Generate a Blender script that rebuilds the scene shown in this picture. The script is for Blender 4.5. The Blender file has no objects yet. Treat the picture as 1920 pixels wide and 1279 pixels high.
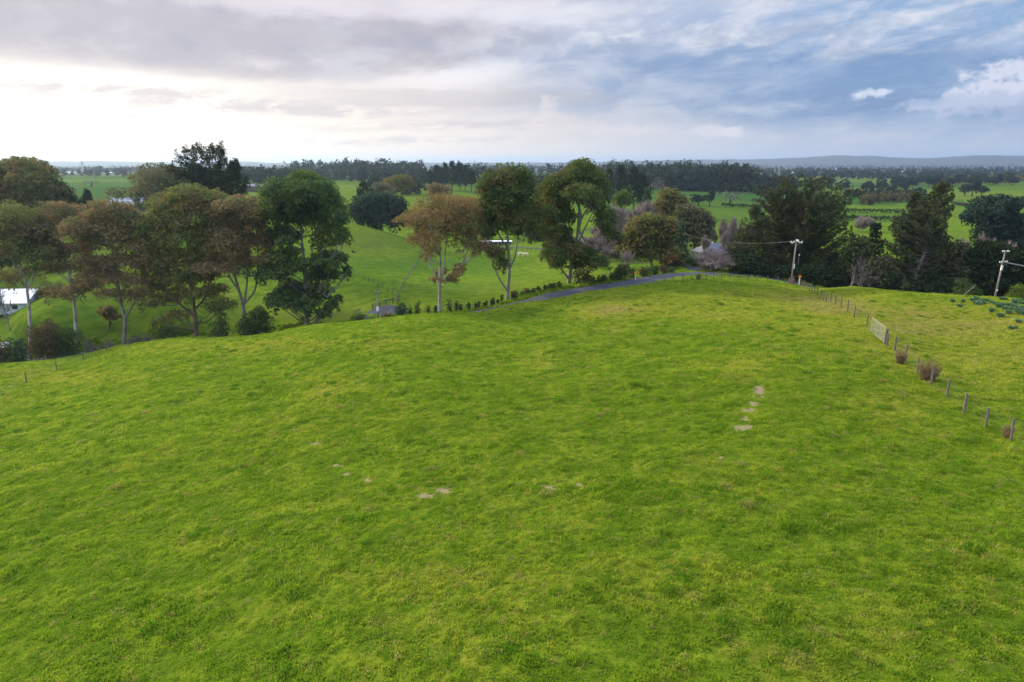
import bpy, math, random
import numpy as np
R = math.radians
S = bpy.context.scene
C = S.collection
random.seed(7)
rng = np.random.default_rng(7)
PI = math.pi

# ------------------------------------------------------------------ camera
CZ = 30.0                     # metres of the camera above the datum
PITCH = R(14.63)
F = 1280.0                    # focal length in pixels of the 1920 px wide photograph
cam_d = bpy.data.cameras.new('camera')
cam = bpy.data.objects.new('camera', cam_d); C.objects.link(cam)
cam.location = (0, 0, CZ)
cam.rotation_euler = (PI/2 - PITCH, 0, 0)
cam_d.sensor_width = 36.0; cam_d.lens = 24.0
cam_d.clip_start = 0.5; cam_d.clip_end = 60000
S.camera = cam
S.view_settings.view_transform = 'Standard'
S.view_settings.look = 'None'
S.view_settings.exposure = 0.2
S.view_settings.gamma = 1.0
S.cycles.max_bounces = 6
S.cycles.diffuse_bounces = 3
S.cycles.transparent_max_bounces = 8
S.cycles.volume_bounces = 0

# ------------------------------------------------------------------ sun
SUN_AZ, SUN_EL = R(-52), R(19)       # azimuth from the viewing direction, to the left
sun_d = bpy.data.lights.new('sun', 'SUN'); sun_d.energy = 5.0; sun_d.angle = R(4); sun_d.color = (1, .86, .64)
sun = bpy.data.objects.new('sun', sun_d); C.objects.link(sun)
sun.rotation_euler = (PI/2 - SUN_EL, 0, PI - SUN_AZ)
sun.location = (-300, 300, 200)

# ------------------------------------------------------------------ node helper
class E:
    """a socket with arithmetic"""
    def __init__(s, nt, k): s.nt = nt; s.k = k
    def _m(s, op, *a):
        n = s.nt.nodes.new('ShaderNodeMath'); n.operation = op
        for i, v in enumerate((s,) + a):
            if isinstance(v, E): s.nt.links.new(v.k, n.inputs[i])
            else: n.inputs[i].default_value = v
        return E(s.nt, n.outputs[0])
    def __add__(s, o): return s._m('ADD', o)
    def __radd__(s, o): return s._m('ADD', o)
    def __sub__(s, o): return s._m('SUBTRACT', o)
    def __rsub__(s, o): return (s*-1.0) + o
    def __mul__(s, o): return s._m('MULTIPLY', o)
    def __rmul__(s, o): return s._m('MULTIPLY', o)
    def __truediv__(s, o): return s._m('DIVIDE', o)
    def pw(s, o): return s._m('POWER', o)
    def exp(s): return s._m('EXPONENT')
    def mx(s, o): return s._m('MAXIMUM', o)
    def mn(s, o): return s._m('MINIMUM', o)
    def sm(s, a, b):
        n = s.nt.nodes.new('ShaderNodeMapRange'); n.interpolation_type = 'SMOOTHSTEP'
        s.nt.links.new(s.k, n.inputs[0]); n.inputs[1].default_value = a; n.inputs[2].default_value = b
        n.inputs[3].default_value = 0; n.inputs[4].default_value = 1
        return E(s.nt, n.outputs[0])
def mixc(nt, f, a, b):
    n = nt.nodes.new('ShaderNodeMix'); n.data_type = 'RGBA'; n.clamp_factor = True
    for i, v in ((0, f), (6, a), (7, b)):
        if isinstance(v, E): nt.links.new(v.k, n.inputs[i])
        elif i == 0: n.inputs[0].default_value = v
        else: n.inputs[i].default_value = (*v, 1)
    return E(nt, n.outputs[2])
def noise(nt, vec, scale, detail=4, rough=.55, dist=0, col=False):
    n = nt.nodes.new('ShaderNodeTexNoise'); n.inputs['Scale'].default_value = scale
    n.inputs['Detail'].default_value = detail; n.inputs['Roughness'].default_value = rough
    n.inputs['Distortion'].default_value = dist
    if vec is not None: nt.links.new(vec.k, n.inputs['Vector'])
    return E(nt, n.outputs[1 if col else 0])
def comb(nt, x, y, z):
    n = nt.nodes.new('ShaderNodeCombineXYZ')
    for i, v in enumerate((x, y, z)):
        if isinstance(v, E): nt.links.new(v.k, n.inputs[i])
        else: n.inputs[i].default_value = v
    return E(nt, n.outputs[0])
def s2l(*c): return tuple(((v/255)/12.92 if v/255 <= .04045 else ((v/255+.055)/1.055)**2.4) for v in c)

# ------------------------------------------------------------------ world: Nishita sky + cloud cover
world = bpy.data.worlds.new('World'); S.world = world; world.use_nodes = True
nt = world.node_tree; nt.nodes.clear()
def azel(px, py):
    u = (px-960)/F; v = (639.5-py)/F
    x, y, z = u, math.cos(PITCH)+v*math.sin(PITCH), -math.sin(PITCH)+v*math.cos(PITCH)
    return math.atan2(x, y), math.atan2(z, math.hypot(x, y))
geo = nt.nodes.new('ShaderNodeNewGeometry')
sep = nt.nodes.new('ShaderNodeSeparateXYZ')
tcn = nt.nodes.new('ShaderNodeTexCoord')
nt.links.new(tcn.outputs['Generated'], sep.inputs[0])
dx, dy, dz = (E(nt, sep.outputs[i]) for i in range(3))
az = dx._m('ARCTAN2', dy); el = dz._m('ARCSINE')
zz = dz.mx(0.0) + .055
pv = comb(nt, dx/zz, dy/zz, 0.0)                   # the plane the cloud deck lies in
wv = comb(nt, az, el*2.2, 0.0)
w1 = noise(nt, comb(nt, az*1.0, el*4.0, 3.1), 5, 5, .6) - .5
w2 = noise(nt, comb(nt, az*1.0, el*4.0, 9.7), 5, 5, .6) - .5
AZ = az + w1*.10
EL = el + w2*.035
def blob(px, py, rx, ry, sharp=None, warp=1.0):
    a0, e0 = azel(px, py)
    ra = rx/F; re = ry/F
    A = (az + w1*.10*warp - a0)/ra; B = (el + w2*.035*warp - e0)/re
    q = (A*A + B*B)
    g = (q*-1.0).exp()
    return g
streak = noise(nt, comb(nt, az*3.0 + el*1.2, el*10.0 - az*.9, 1.7), 2.3, 8, .6, .35)     # long thin bands
streak2 = noise(nt, comb(nt, az*4.2 + el*2.0, el*14.0 - az*2.1, 5.3), 2.1, 8, .6, .3)
puff = noise(nt, comb(nt, az*7.0, el*13.0, 2.2), 2.2, 8, .6, .2)
plane = noise(nt, pv, .55, 8, .6, .4)
fine = noise(nt, comb(nt, az*9.0+el*6.0, el*38.0-az*5.0, 8.2), 2.0, 6, .65, .2)
# base tone, left to right
right = az.sm(-.35, .62)
lowR = s2l(178, 192, 213); lowL = s2l(255, 240, 222)
topR = s2l(140, 170, 208); topL = s2l(214, 208, 216)
eln = el.sm(0.0, .17)
lo = mixc(nt, right, lowL, lowR)
hi = mixc(nt, az.sm(-.2, .5), topL, topR)
col = mixc(nt, eln, lo, hi)
# blue gap band on the right, darker with streaks
band = (blob(1480, 165, 420, 62) + blob(1850, 130, 300, 70)*.9 + blob(1120, 110, 260, 40)*.55).mn(1.0)
col = mixc(nt, band*(streak.sm(.32, .62)*.75+.15), col, s2l(116, 146, 188))
# lavender-grey bank, upper left
bank = (blob(240, 78, 420, 52) + blob(620, 92, 300, 44) + blob(60, 60, 260, 55) + blob(850, 60, 240, 34)*.6).mn(1.0)
col = mixc(nt, (bank*(puff*1.0+streak*.55)).sm(.30, .78)*.9, col, s2l(178, 174, 184))
col = mixc(nt, bank*puff.sm(.5, .72)*.45, col, s2l(158, 161, 181))
bank2 = (blob(560, 175, 330, 16) + blob(900, 185, 300, 16) + blob(80, 190, 150, 9) + blob(620, 240, 260, 12)*.7).mn(1.0)
col = mixc(nt, (bank2*(fine*.7+streak*.6)).sm(.2, .6)*.5, col, s2l(186, 182, 186))
# light streaks across the top right and centre
lite = (blob(1500, 42, 620, 46) + blob(1200, 18, 500, 30) + blob(860, 130, 230, 28)*.9 + blob(1820, 60, 300, 28)*.7).mn(1.0)
col = mixc(nt, lite*streak2.sm(.40, .66)*.85, col, s2l(222, 224, 232))
top = blob(700, 0, 700, 14)
col = mixc(nt, top*streak.sm(.4, .6)*.8, col, s2l(226, 219, 224))
col = mixc(nt, blob(1500, 262, 560, 22)*fine.sm(.35, .7)*.5, col, s2l(206, 205, 214))
# dark ragged base under the band
col = mixc(nt, blob(1560, 195, 360, 16)*streak.sm(.38, .6)*.6, col, s2l(118, 144, 180))
col = mixc(nt, blob(1200, 75, 330, 30)*puff.sm(.42, .62)*.55, col, s2l(142, 158, 188))
col = mixc(nt, az.sm(-.1, .6)*fine.sm(.45, .75)*.22*eln, col, s2l(196, 206, 224))
# low cumulus in the distance
cu = noise(nt, comb(nt, az*16.0, el*22.0, 4.4), 2.4, 7, .55)
for (px, py, rx, ry, s, cc) in ((1040, 210, 34, 30, .6, (226, 218, 220)), (1060, 235, 80, 16, .8, (222, 214, 216)), (1330, 248, 60, 12, .8, (214, 212, 222)),
                            (1368, 250, 26, 12, .45, (226, 224, 232)), (1180, 245, 70, 10, .6, (220, 214, 218)), (1010, 262, 120, 9, .5, (222, 212, 210)),
                            (1655, 173, 40, 11, 1.0, (205, 214, 232)), (1905, 160, 95, 42, 1.25, (206, 211, 229)), (1850, 196, 120, 24, 1.0, (184, 194, 218)), (1735, 190, 40, 9, .7, (170, 186, 214)), (1900, 205, 90, 14, .9, (158, 172, 204))):
    b = blob(px, py, rx, ry, warp=.45)
    col = mixc(nt, ((b*1.0 + (cu-.5)*2.4).sm(.35, .85)*b.sm(.08, .55))*s, col, s2l(*cc))
# glow where the sun stands behind thin cloud
glow = (blob(40, 235, 400, 52, warp=.6) + blob(330, 170, 260, 26)*.8 + blob(420, 250, 330, 34)*.55 + blob(840, 145, 150, 20)*.5 + blob(130, 140, 200, 20)*.6).mn(1.2)
col = mixc(nt, glow*(streak*1.25+.15).mn(1.0)*.82, col, (1.18, 1.065, .94))
wisp = (blob(330, 182, 330, 10) + blob(120, 158, 240, 7) + blob(620, 205, 300, 9) + blob(900, 235, 260, 8) + blob(80, 215, 200, 6) + blob(700, 262, 300, 7)*.8).mn(1.0)
col = mixc(nt, wisp*fine.sm(.36, .60)*.8, col, s2l(205, 198, 202))
col = mixc(nt, az.sm(.0, .6)*el.sm(.03, .14)*(puff*.6+streak2*.5).sm(.55, .68)*.40, col, s2l(108, 138, 180))
col = mixc(nt, az.sm(-.1, .4)*el.sm(.0, .1)*(fine*.5+streak2*.5).sm(.56, .68)*.6, col, s2l(214, 220, 232))
# gain added above the frame to light the ground, overcast-like towards the zenith
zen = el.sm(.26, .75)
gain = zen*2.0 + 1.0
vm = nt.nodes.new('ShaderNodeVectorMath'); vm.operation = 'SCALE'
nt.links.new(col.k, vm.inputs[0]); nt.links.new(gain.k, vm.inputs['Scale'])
sky = nt.nodes.new('ShaderNodeTexSky'); sky.sky_type = 'NISHITA'; sky.sun_disc = False
sky.sun_elevation = SUN_EL; sky.sun_rotation = SUN_AZ; sky.altitude = 60; sky.dust_density = 1.5
bg1 = nt.nodes.new('ShaderNodeBackground'); bg1.inputs['Strength'].default_value = .10
nt.links.new(sky.outputs[0], bg1.inputs[0])
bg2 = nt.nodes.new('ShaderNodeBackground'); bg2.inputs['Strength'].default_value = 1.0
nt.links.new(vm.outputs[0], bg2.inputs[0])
mx = nt.nodes.new('ShaderNodeMixShader'); mx.inputs[0].default_value = .96   # how much of the sky the cloud covers
nt.links.new(bg1.outputs[0], mx.inputs[1]); nt.links.new(bg2.outputs[0], mx.inputs[2])
wo = nt.nodes.new('ShaderNodeOutputWorld'); nt.links.new(mx.outputs[0], wo.inputs[0])
world.cycles.sampling_method = 'MANUAL'; world.cycles.sample_map_resolution = 1024

# ------------------------------------------------------------------ geometry helpers
CP, SP = math.cos(PITCH), math.sin(PITCH)
def P(px, py, d):
    u = (px-960)/F; v = (639.5-py)/F
    return np.array([d*u, d*(CP+v*SP), CZ+d*(-SP+v*CP)])
def V(px, py, y0):                     # the point of a vertical plane y = y0 seen along a sight line
    u = (px-960)/F; v = (639.5-py)/F
    t = y0/(CP+v*SP)
    return np.array([t*u, y0, CZ+t*(-SP+v*CP)])
def hsh(ix, iy, s):
    h = (ix.astype(np.int64)*374761393 + iy.astype(np.int64)*668265263 + s*1442695041) & 0xffffffff
    h = ((h ^ (h >> 13))*1274126177) & 0xffffffff
    h = ((h ^ (h >> 16))*2246822519) & 0xffffffff
    return ((h ^ (h >> 15)) & 0xffffff)/float(0xffffff)
def vnoise(x, y, s=0):
    x = np.asarray(x, float); y = np.asarray(y, float)
    ix = np.floor(x).astype(np.int64); iy = np.floor(y).astype(np.int64)
    fx = x-ix; fy = y-iy
    fx = fx*fx*(3-2*fx); fy = fy*fy*(3-2*fy)
    a = hsh(ix, iy, s); b = hsh(ix+1, iy, s); c = hsh(ix, iy+1, s); d = hsh(ix+1, iy+1, s)
    return (a*(1-fx)+b*fx)*(1-fy)+(c*(1-fx)+d*fx)*fy - .5
def fbm(x, y, n=4, s=0, g=.5):
    t = 0; a = 1.0
    for i in range(n):
        t = t + a*vnoise(np.asarray(x)*2**i+17.3*i, np.asarray(y)*2**i-9.1*i, s+i); a *= g
    return t
def sstep(a, b, x):
    t = np.clip((x-a)/(b-a), 0, 1); return t*t*(3-2*t)

# ------------------------------------------------------------------ terrain: control points (px, py, depth)
CT = [
 (-500,1279,27),(0,1279,24.5),(480,1279,22),(960,1279,19.7),(1440,1279,19),(1920,1279,19),(2400,1279,19),
 (-500,960,48),(0,960,40.5),(480,960,35),(960,960,31.4),(1440,960,29.6),(1920,960,29),(2400,960,29),
 (1895,825,38),(1807,768,43.5),(1720,698,52.5),(1658,645,61),(1625,613,68),(1577,575,87),(1550,560,102),(1520,543,120),(1490,535,132),
 (0,760,71),(480,760,58),(960,760,49.6),(1440,760,44.6),(1990,760,43),
 (480,660,83.4),(960,660,71),(1440,660,60),(1250,600,84),
 (50,715,85),(106,691,97),(157,674.5,103),(201,659,103),(241,647,107),(160,665,112),(242,650,113),(300,643,115),
 (-300,712,104),(0,688,108),(100,677,111),(370,637,116),(600,613,115),(750,600,113),(850,588,113),(950,572,114),(960,600,96),
 (1100,550,117),(1250,530,124),(1380,522,140),(1420,526,132),
 (1600,538,122),(1700,548,112),(1800,555,104),(1900,562,97),(2100,575,90),
 (1800,600,78),(1900,680,55),
 # the road beyond the hill
 (1000,560,122),(1100,543,128),(1180,532,135),(1240,519,143),(1300,514,152),(1380,515.5,155),(1450,519,153),
 (900,592,122),(800,606,125),(710,612,127),(600,628,129),(400,655,132),(200,684,135),(0,705,138),(-300,730,140),
 # valley paddocks
 (577,613,134),(720,597,131),(820,580,133),(950,560,135),(1070,535,138),
 (480,560,158),(300,585,146),(60,595,146),(60,560,170),(0,500,215),(700,540,158),(700,490,190),(780,520,172),
 (620,414,245),(660,421,240),(700,431,237),(740,446,232),(780,462,226),(820,480,219),(870,497,208),(600,440,225),(560,450,225),
 (900,520,178),(1000,500,200),(1000,474,232),(1050,455,262),(900,470,240),(860,470,262),(720,440,300),(640,440,300),
 (400,480,210),(300,470,225),(200,470,230),(130,430,290),(200,400,380),(250,392,360),(180,375,470),(200,345,720),(120,345,720),(200,330,1100),
 (400,380,430),(430,420,300),(500,360,560),(640,345,760),(640,325,1500),(780,370,520),(850,357,640),(900,350,760),
 (1120,480,215),(1200,460,245),(1200,420,330),(1180,396,430),(1250,400,430),(1290,497,182),(1320,490,190),(1340,486,215),
 (1300,430,330),(1330,400,450),(1300,370,640),(1330,350,900),(1480,360,780),(1450,500,175),
 (1550,556,150),(1650,576,150),(1750,596,150),(1850,618,145),(2000,640,140),
 (1600,500,210),(1600,460,268),(1640,430,345),(1650,400,470),(1650,380,620),(1700,350,1000),(1850,345,1000),(1850,330,1700),
 (1800,440,310),(1850,400,440),(2000,480,260),(2200,400,450),(-300,420,300),(-300,350,700),
 (1000,345,900),(1100,340,1000),(600,335,1000)]
for a_ in (-600, -200, 200, 600, 1000, 1400, 1800, 2200, 2600):
    for d_, z_ in ((2600, -36), (5000, -37), (10000, -38), (26000, -38)):
        u = (a_-960)/F; CT.append((a_, None, d_, z_))
pts = []
for c in CT:
    if c[1] is None:
        y = c[2]*CP; x = c[2]*(c[0]-960)/F; pts.append((x, y, c[3]))
    else:
        p = P(*c[:3]); pts.append((p[0], p[1], p[2]-CZ))
pts = np.array(pts)
def warp(x, y):
    r = np.maximum(np.hypot(x, y), 14.0)
    th = np.clip(np.arctan2(x, y), -R(62), R(62))
    return th*2.2, np.log(r)
ka, kb = warp(pts[:, 0], pts[:, 1])
n_ = len(pts)
def ker(d2): return .5*d2*np.log(d2+1e-9)
K = ker((ka[:, None]-ka)**2 + (kb[:, None]-kb)**2) + np.eye(n_)*2e-5
Q = np.c_[np.ones(n_), ka, kb]
A_ = np.block([[K, Q], [Q.T, np.zeros((3, 3))]])
sol = np.linalg.solve(A_, np.r_[pts[:, 2], 0, 0, 0])
RIDGE = [(-600, 303), (0, 303), (60, 302), (130, 303.5), (200, 302.5), (280, 304), (340, 305), (460, 303), (520, 306), (640, 306), (1100, 305.5), (1180, 302), (1250, 300), (1340, 299), (1430, 297.5),
         (1500, 293.5), (1545, 291), (1600, 292), (1660, 296), (1720, 296.5), (1760, 294), (1800, 293), (1920, 292.5), (2100, 291), (2500, 296)]
rth = np.array([math.atan((p[0]-960)/F) for p in RIDGE]); rhz = np.array([(306.5-p[1]) for p in RIDGE])
def H0(x, y):
    x = np.asarray(x, float); y = np.asarray(y, float)
    shp = x.shape; x = x.ravel(); y = y.ravel()
    out = np.empty_like(x)
    for i in range(0, len(x), 40000):
        a, b = warp(x[i:i+40000], y[i:i+40000])
        out[i:i+40000] = ker((a[:, None]-ka)**2 + (b[:, None]-kb)**2) @ sol[:n_] + sol[n_] + sol[n_+1]*a + sol[n_+2]*b
    r = np.hypot(x, y); th = np.arctan2(x, y)
    back = -15 - 20*sstep(60, 400, r)
    out = out + (back-out)*sstep(R(60), R(150), np.abs(th))
    # far ranges on the skyline
    rh = np.interp(th, rth, rhz)
    amp = rh/F*10500*.80 + 38
    amp = amp*(.96+.10*fbm(th*60, r*.0, 3, 5))
    out = out + np.where(r > 5500, amp*np.exp(-((r-10500)/1700)**2)*(1+.0*r), 0)
    out = out + 3.5*fbm(x/420, y/420, 3, 11)*sstep(500, 1500, r)
    return (out + CZ).reshape(shp)
# road centre lines (px, depth) turned into plan points, then smoothed
def G0(px, d, Hf=None):
    Hf = Hf or H0
    u = (px-960)/F; y = d*CP
    for _ in range(6):
        z = float(Hf(np.array([d*u]), np.array([y]))[0]) - CZ
        # depth d = y*CP - z*SP
        y = (d + z*SP)/CP
    return np.array([d*u, y, z+CZ])
def smooth_path(P_, step=1.5):
    P_ = np.array(P_); out = []
    n = len(P_)
    for i in range(n-1):
        p0 = P_[max(i-1, 0)]; p1 = P_[i]; p2 = P_[i+1]; p3 = P_[min(i+2, n-1)]
        m = max(2, int(np.linalg.norm(p2-p1)/step))
        for k in range(m):
            t = k/m
            out.append(.5*((2*p1)+(-p0+p2)*t+(2*p0-5*p1+4*p2-p3)*t*t+(-p0+3*p1-3*p2+p3)*t**3))
    out.append(P_[-1]); return np.array(out)
ROAD = smooth_path([G0(*q)[:2] for q in ((-500,142),(-200,140),(0,138),(200,135.5),(400,132),(600,129.5),(710,127),(800,125),(900,122.5),(1000,122),(1100,128),(1180,135),(1240,143.5),(1300,151.5),(1380,155),(1450,154),(1540,149),(1640,142),(1760,134),(1900,126),(2100,118))])
SIDE = smooth_path([G0(*q)[:2] for q in ((1322,153),(1312,160),(1300,170),(1278,180),(1255,192),(1240,205))])
DRIVE = smooth_path([G0(*q)[:2] for q in ((704,127),(700,130),(706,134),(722,138),(742,140))])
LANE = smooth_path([G0(*q)[:2] for q in ((900,262),(950,256),(985,250),(1030,243),(1080,238))])
def road_z(path, k=9):
    z = H0(path[:, 0], path[:, 1])
    kk = np.ones(k)/k; zp = np.pad(z, k//2, mode='edge')
    return np.convolve(zp, kk, 'valid')[:len(z)]
ROADS = [(ROAD, road_z(ROAD, 15), 3.0), (SIDE, road_z(SIDE), 2.2), (DRIVE, road_z(DRIVE), 2.6), (LANE, road_z(LANE), 1.6)]
def near_path(x, y, path):
    d = np.full(x.shape, 1e9); idx = np.zeros(x.shape, int)
    for i, p in enumerate(path):
        q = (x-p[0])**2+(y-p[1])**2
        m = q < d; d[m] = q[m]; idx[m] = i
    return np.sqrt(d), idx
def H(x, y):
    x = np.atleast_1d(np.asarray(x, float)); y = np.atleast_1d(np.asarray(y, float))
    z = H0(x, y)
    r = np.hypot(x, y)
    # small rises and hollows of the turf
    k = 1-sstep(150, 400, r)
    lump = .11*fbm(x/.95, y/.8, 3, 23) + .05*np.maximum(0, fbm(x/.5, y/.45, 2, 27))
    z = z + lump*(1-sstep(90, 170, r)) + k*(.16*fbm(x/3.1, y/2.3, 3, 21) + .5*fbm(x/17, y/17, 2, 31)*sstep(15, 40, r))
    for path, rz, hw in ROADS:
        m = (x > path[:, 0].min()-14) & (x < path[:, 0].max()+14) & (y > path[:, 1].min()-14) & (y < path[:, 1].max()+14)
        if m.any():
            d, i = near_path(x[m], y[m], path)
            t = 1-sstep(hw+.6, hw+5, d)
            z[m] = z[m]*(1-t) + (rz[i]-.10)*t
    return z
def H1(x, y): return float(H([x], [y])[0])
def G(px, d): 
    p = G0(px, d, H); return p
# ------------------------------------------------------------------ object helpers
def tag(o, label=None, cat=None, group=None, kind=None):
    if label: o['label'] = label
    if cat: o['category'] = cat
    if group: o['group'] = group
    if kind: o['kind'] = kind
    return o
def empty(name, loc, rz=0):
    o = bpy.data.objects.new(name, None); C.objects.link(o)
    o.location = tuple(float(v) for v in loc); o.rotation_euler = (0, 0, rz); o.empty_display_size = .3
    return o
def np_mesh(name, Vt, Fq, mat, parent=None, smooth=False, attrs=None, tri=False):
    me = bpy.data.meshes.new(name)
    Vt = np.ascontiguousarray(Vt, dtype=np.float32); Fq = np.ascontiguousarray(Fq, dtype=np.int32)
    k = Fq.shape[1]
    me.vertices.add(len(Vt)); me.vertices.foreach_set('co', Vt.ravel())
    me.loops.add(len(Fq)*k); me.loops.foreach_set('vertex_index', Fq.ravel())
    me.polygons.add(len(Fq)); me.polygons.foreach_set('loop_start', np.arange(len(Fq), dtype=np.int32)*k)
    me.polygons.foreach_set('loop_total', np.full(len(Fq), k, dtype=np.int32))
    if smooth: me.polygons.foreach_set('use_smooth', np.ones(len(Fq), dtype=bool))
    for an, (dom, arr) in (attrs or {}).items():
        arr = np.asarray(arr, dtype=np.float32)
        if arr.ndim == 1:
            a = me.attributes.new(an, 'FLOAT', dom); a.data.foreach_set('value', arr)
        else:
            a = me.attributes.new(an, 'FLOAT_VECTOR', dom); a.data.foreach_set('vector', arr.ravel())
    me.update(calc_edges=True)
    if mat: me.materials.append(mat)
    o = bpy.data.objects.new(name, me); C.objects.link(o)
    if parent: o.parent = parent
    return o
class MB:
    """collects shapes, built as one mesh object"""
    def __init__(s): s.v = []; s.f = []
    def add(s, v, f):
        b = len(s.v); s.v += [tuple(float(c) for c in p) for p in v]; s.f += [tuple(b+i for i in q) for q in f]
    def box(s, c, sz, rz=0, taper=1.0):
        cx, cy, cz = c; a, b, h = sz[0]/2, sz[1]/2, sz[2]/2; co, si = math.cos(rz), math.sin(rz)
        v = []
        for z, k in ((-h, 1), (h, taper)):
            for x, y in ((-a, -b), (a, -b), (a, b), (-a, b)):
                v.append((cx+(x*co-y*si)*k, cy+(x*si+y*co)*k, cz+z))
        s.add(v, [(3, 2, 1, 0), (4, 5, 6, 7), (0, 1, 5, 4), (1, 2, 6, 5), (2, 3, 7, 6), (3, 0, 4, 7)])
    def tube(s, pts, rad, n=6, cap=True):
        V_, F_ = tube(pts, rad, n); s.add(V_, F_)
        if cap:
            b = len(s.v)-len(V_); s.f.append(tuple(b+i for i in range(n))[::-1]); s.f.append(tuple(len(s.v)-n+i for i in range(n)))
    def build(s, name, mat, parent=None, smooth=False):
        me = bpy.data.meshes.new(name); me.from_pydata(s.v, [], s.f); me.materials.append(mat)
        if smooth:
            for p in me.polygons: p.use_smooth = True
        o = bpy.data.objects.new(name, me); C.objects.link(o)
        if parent: o.parent = parent
        return o
def tube(pts, rad, n=6):
    pts = np.asarray(pts, float); m = len(pts)
    rad = np.asarray(rad, float) if np.ndim(rad) else np.full(m, rad)
    T = np.gradient(pts, axis=0); T /= np.linalg.norm(T, axis=1)[:, None]+1e-9
    ref = np.array([0, 0, 1.0]) if abs(T[0, 2]) < .9 else np.array([1.0, 0, 0])
    vs = []
    for i in range(m):
        a = np.cross(T[i], ref); a /= np.linalg.norm(a)+1e-9; b = np.cross(T[i], a)
        for k in range(n):
            t = 2*PI*k/n; vs.append(pts[i]+rad[i]*(a*math.cos(t)+b*math.sin(t)))
    fs = [(i*n+k, i*n+(k+1) % n, (i+1)*n+(k+1) % n, (i+1)*n+k) for i in range(m-1) for k in range(n)]
    return vs, fs
def tubes_obj(name, tl, mat, parent=None, n=5):
    V_ = []; F_ = []; b = 0
    for pts, rad in tl:
        v, f = tube(pts, rad, n); V_ += v; F_ += [tuple(b+i for i in q) for q in f]; b += len(v)
    return np_mesh(name, np.array(V_), np.array(F_), mat, parent, smooth=True)
def kids(o): return [c for c in bpy.data.objects if c.parent is o]
KC = {}
def copy_tree(o, parent=None):
    if o.name not in KC: KC[o.name] = kids(o)
    c = o.copy(); C.objects.link(c); c.parent = parent
    for ch in KC[o.name]: copy_tree(ch, c)
    return c

# ------------------------------------------------------------------ materials
def newmat(name):
    m = bpy.data.materials.new(name); m.use_nodes = True; nt = m.node_tree; nt.nodes.clear()
    out = nt.nodes.new('ShaderNodeOutputMaterial'); return m, nt, out
def plain(name, c, rough=.7, var=.25, scale=6.0, metal=0, bump=.0, c2=None):
    m, nt, out = newmat(name)
    p = nt.nodes.new('ShaderNodeBsdfPrincipled'); p.inputs['Roughness'].default_value = rough; p.inputs['Metallic'].default_value = metal
    tc = nt.nodes.new('ShaderNodeTexCoord'); v = E(nt, tc.outputs['Object'])
    nz = noise(nt, v, scale, 5, .6)
    c2 = c2 or tuple(x*(1-var) for x in c)
    k = mixc(nt, nz.sm(.35, .68), c, c2)
    nt.links.new(k.k, p.inputs['Base Color'])
    if bump:
        bn = nt.nodes.new('ShaderNodeBump'); bn.inputs['Strength'].default_value = bump; nt.links.new(nz.k, bn.inputs['Height'])
        nt.links.new(bn.outputs[0], p.inputs['Normal'])
    nt.links.new(p.outputs[0], out.inputs[0]); return m
def leafmat(name, c1, c2, c3=None, trans=.4, nscale=.35):
    m, nt, out = newmat(name)
    at = nt.nodes.new('ShaderNodeAttribute'); at.attribute_name = 'tint'; t = E(nt, at.outputs['Fac'])
    tc = nt.nodes.new('ShaderNodeTexCoord'); v = E(nt, tc.outputs['Object'])
    nz = noise(nt, v, nscale, 3, .6)
    k = mixc(nt, (t*.6 + nz.sm(.3, .7)*.4), c1, c2)
    if c3: k = mixc(nt, (noise(nt, v, nscale*.6, 2, .5)+(t-.5)*.35).sm(.52, .68), k, c3)
    d = nt.nodes.new('ShaderNodeBsdfDiffuse'); tr = nt.nodes.new('ShaderNodeBsdfTranslucent')
    nt.links.new(k.k, d.inputs[0]); nt.links.new(k.k, tr.inputs[0])
    mx = nt.nodes.new('ShaderNodeMixShader'); mx.inputs[0].default_value = trans
    nt.links.new(d.outputs[0], mx.inputs[1]); nt.links.new(tr.outputs[0], mx.inputs[2])
    nt.links.new(mx.outputs[0], out.inputs[0]); return m
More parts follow.
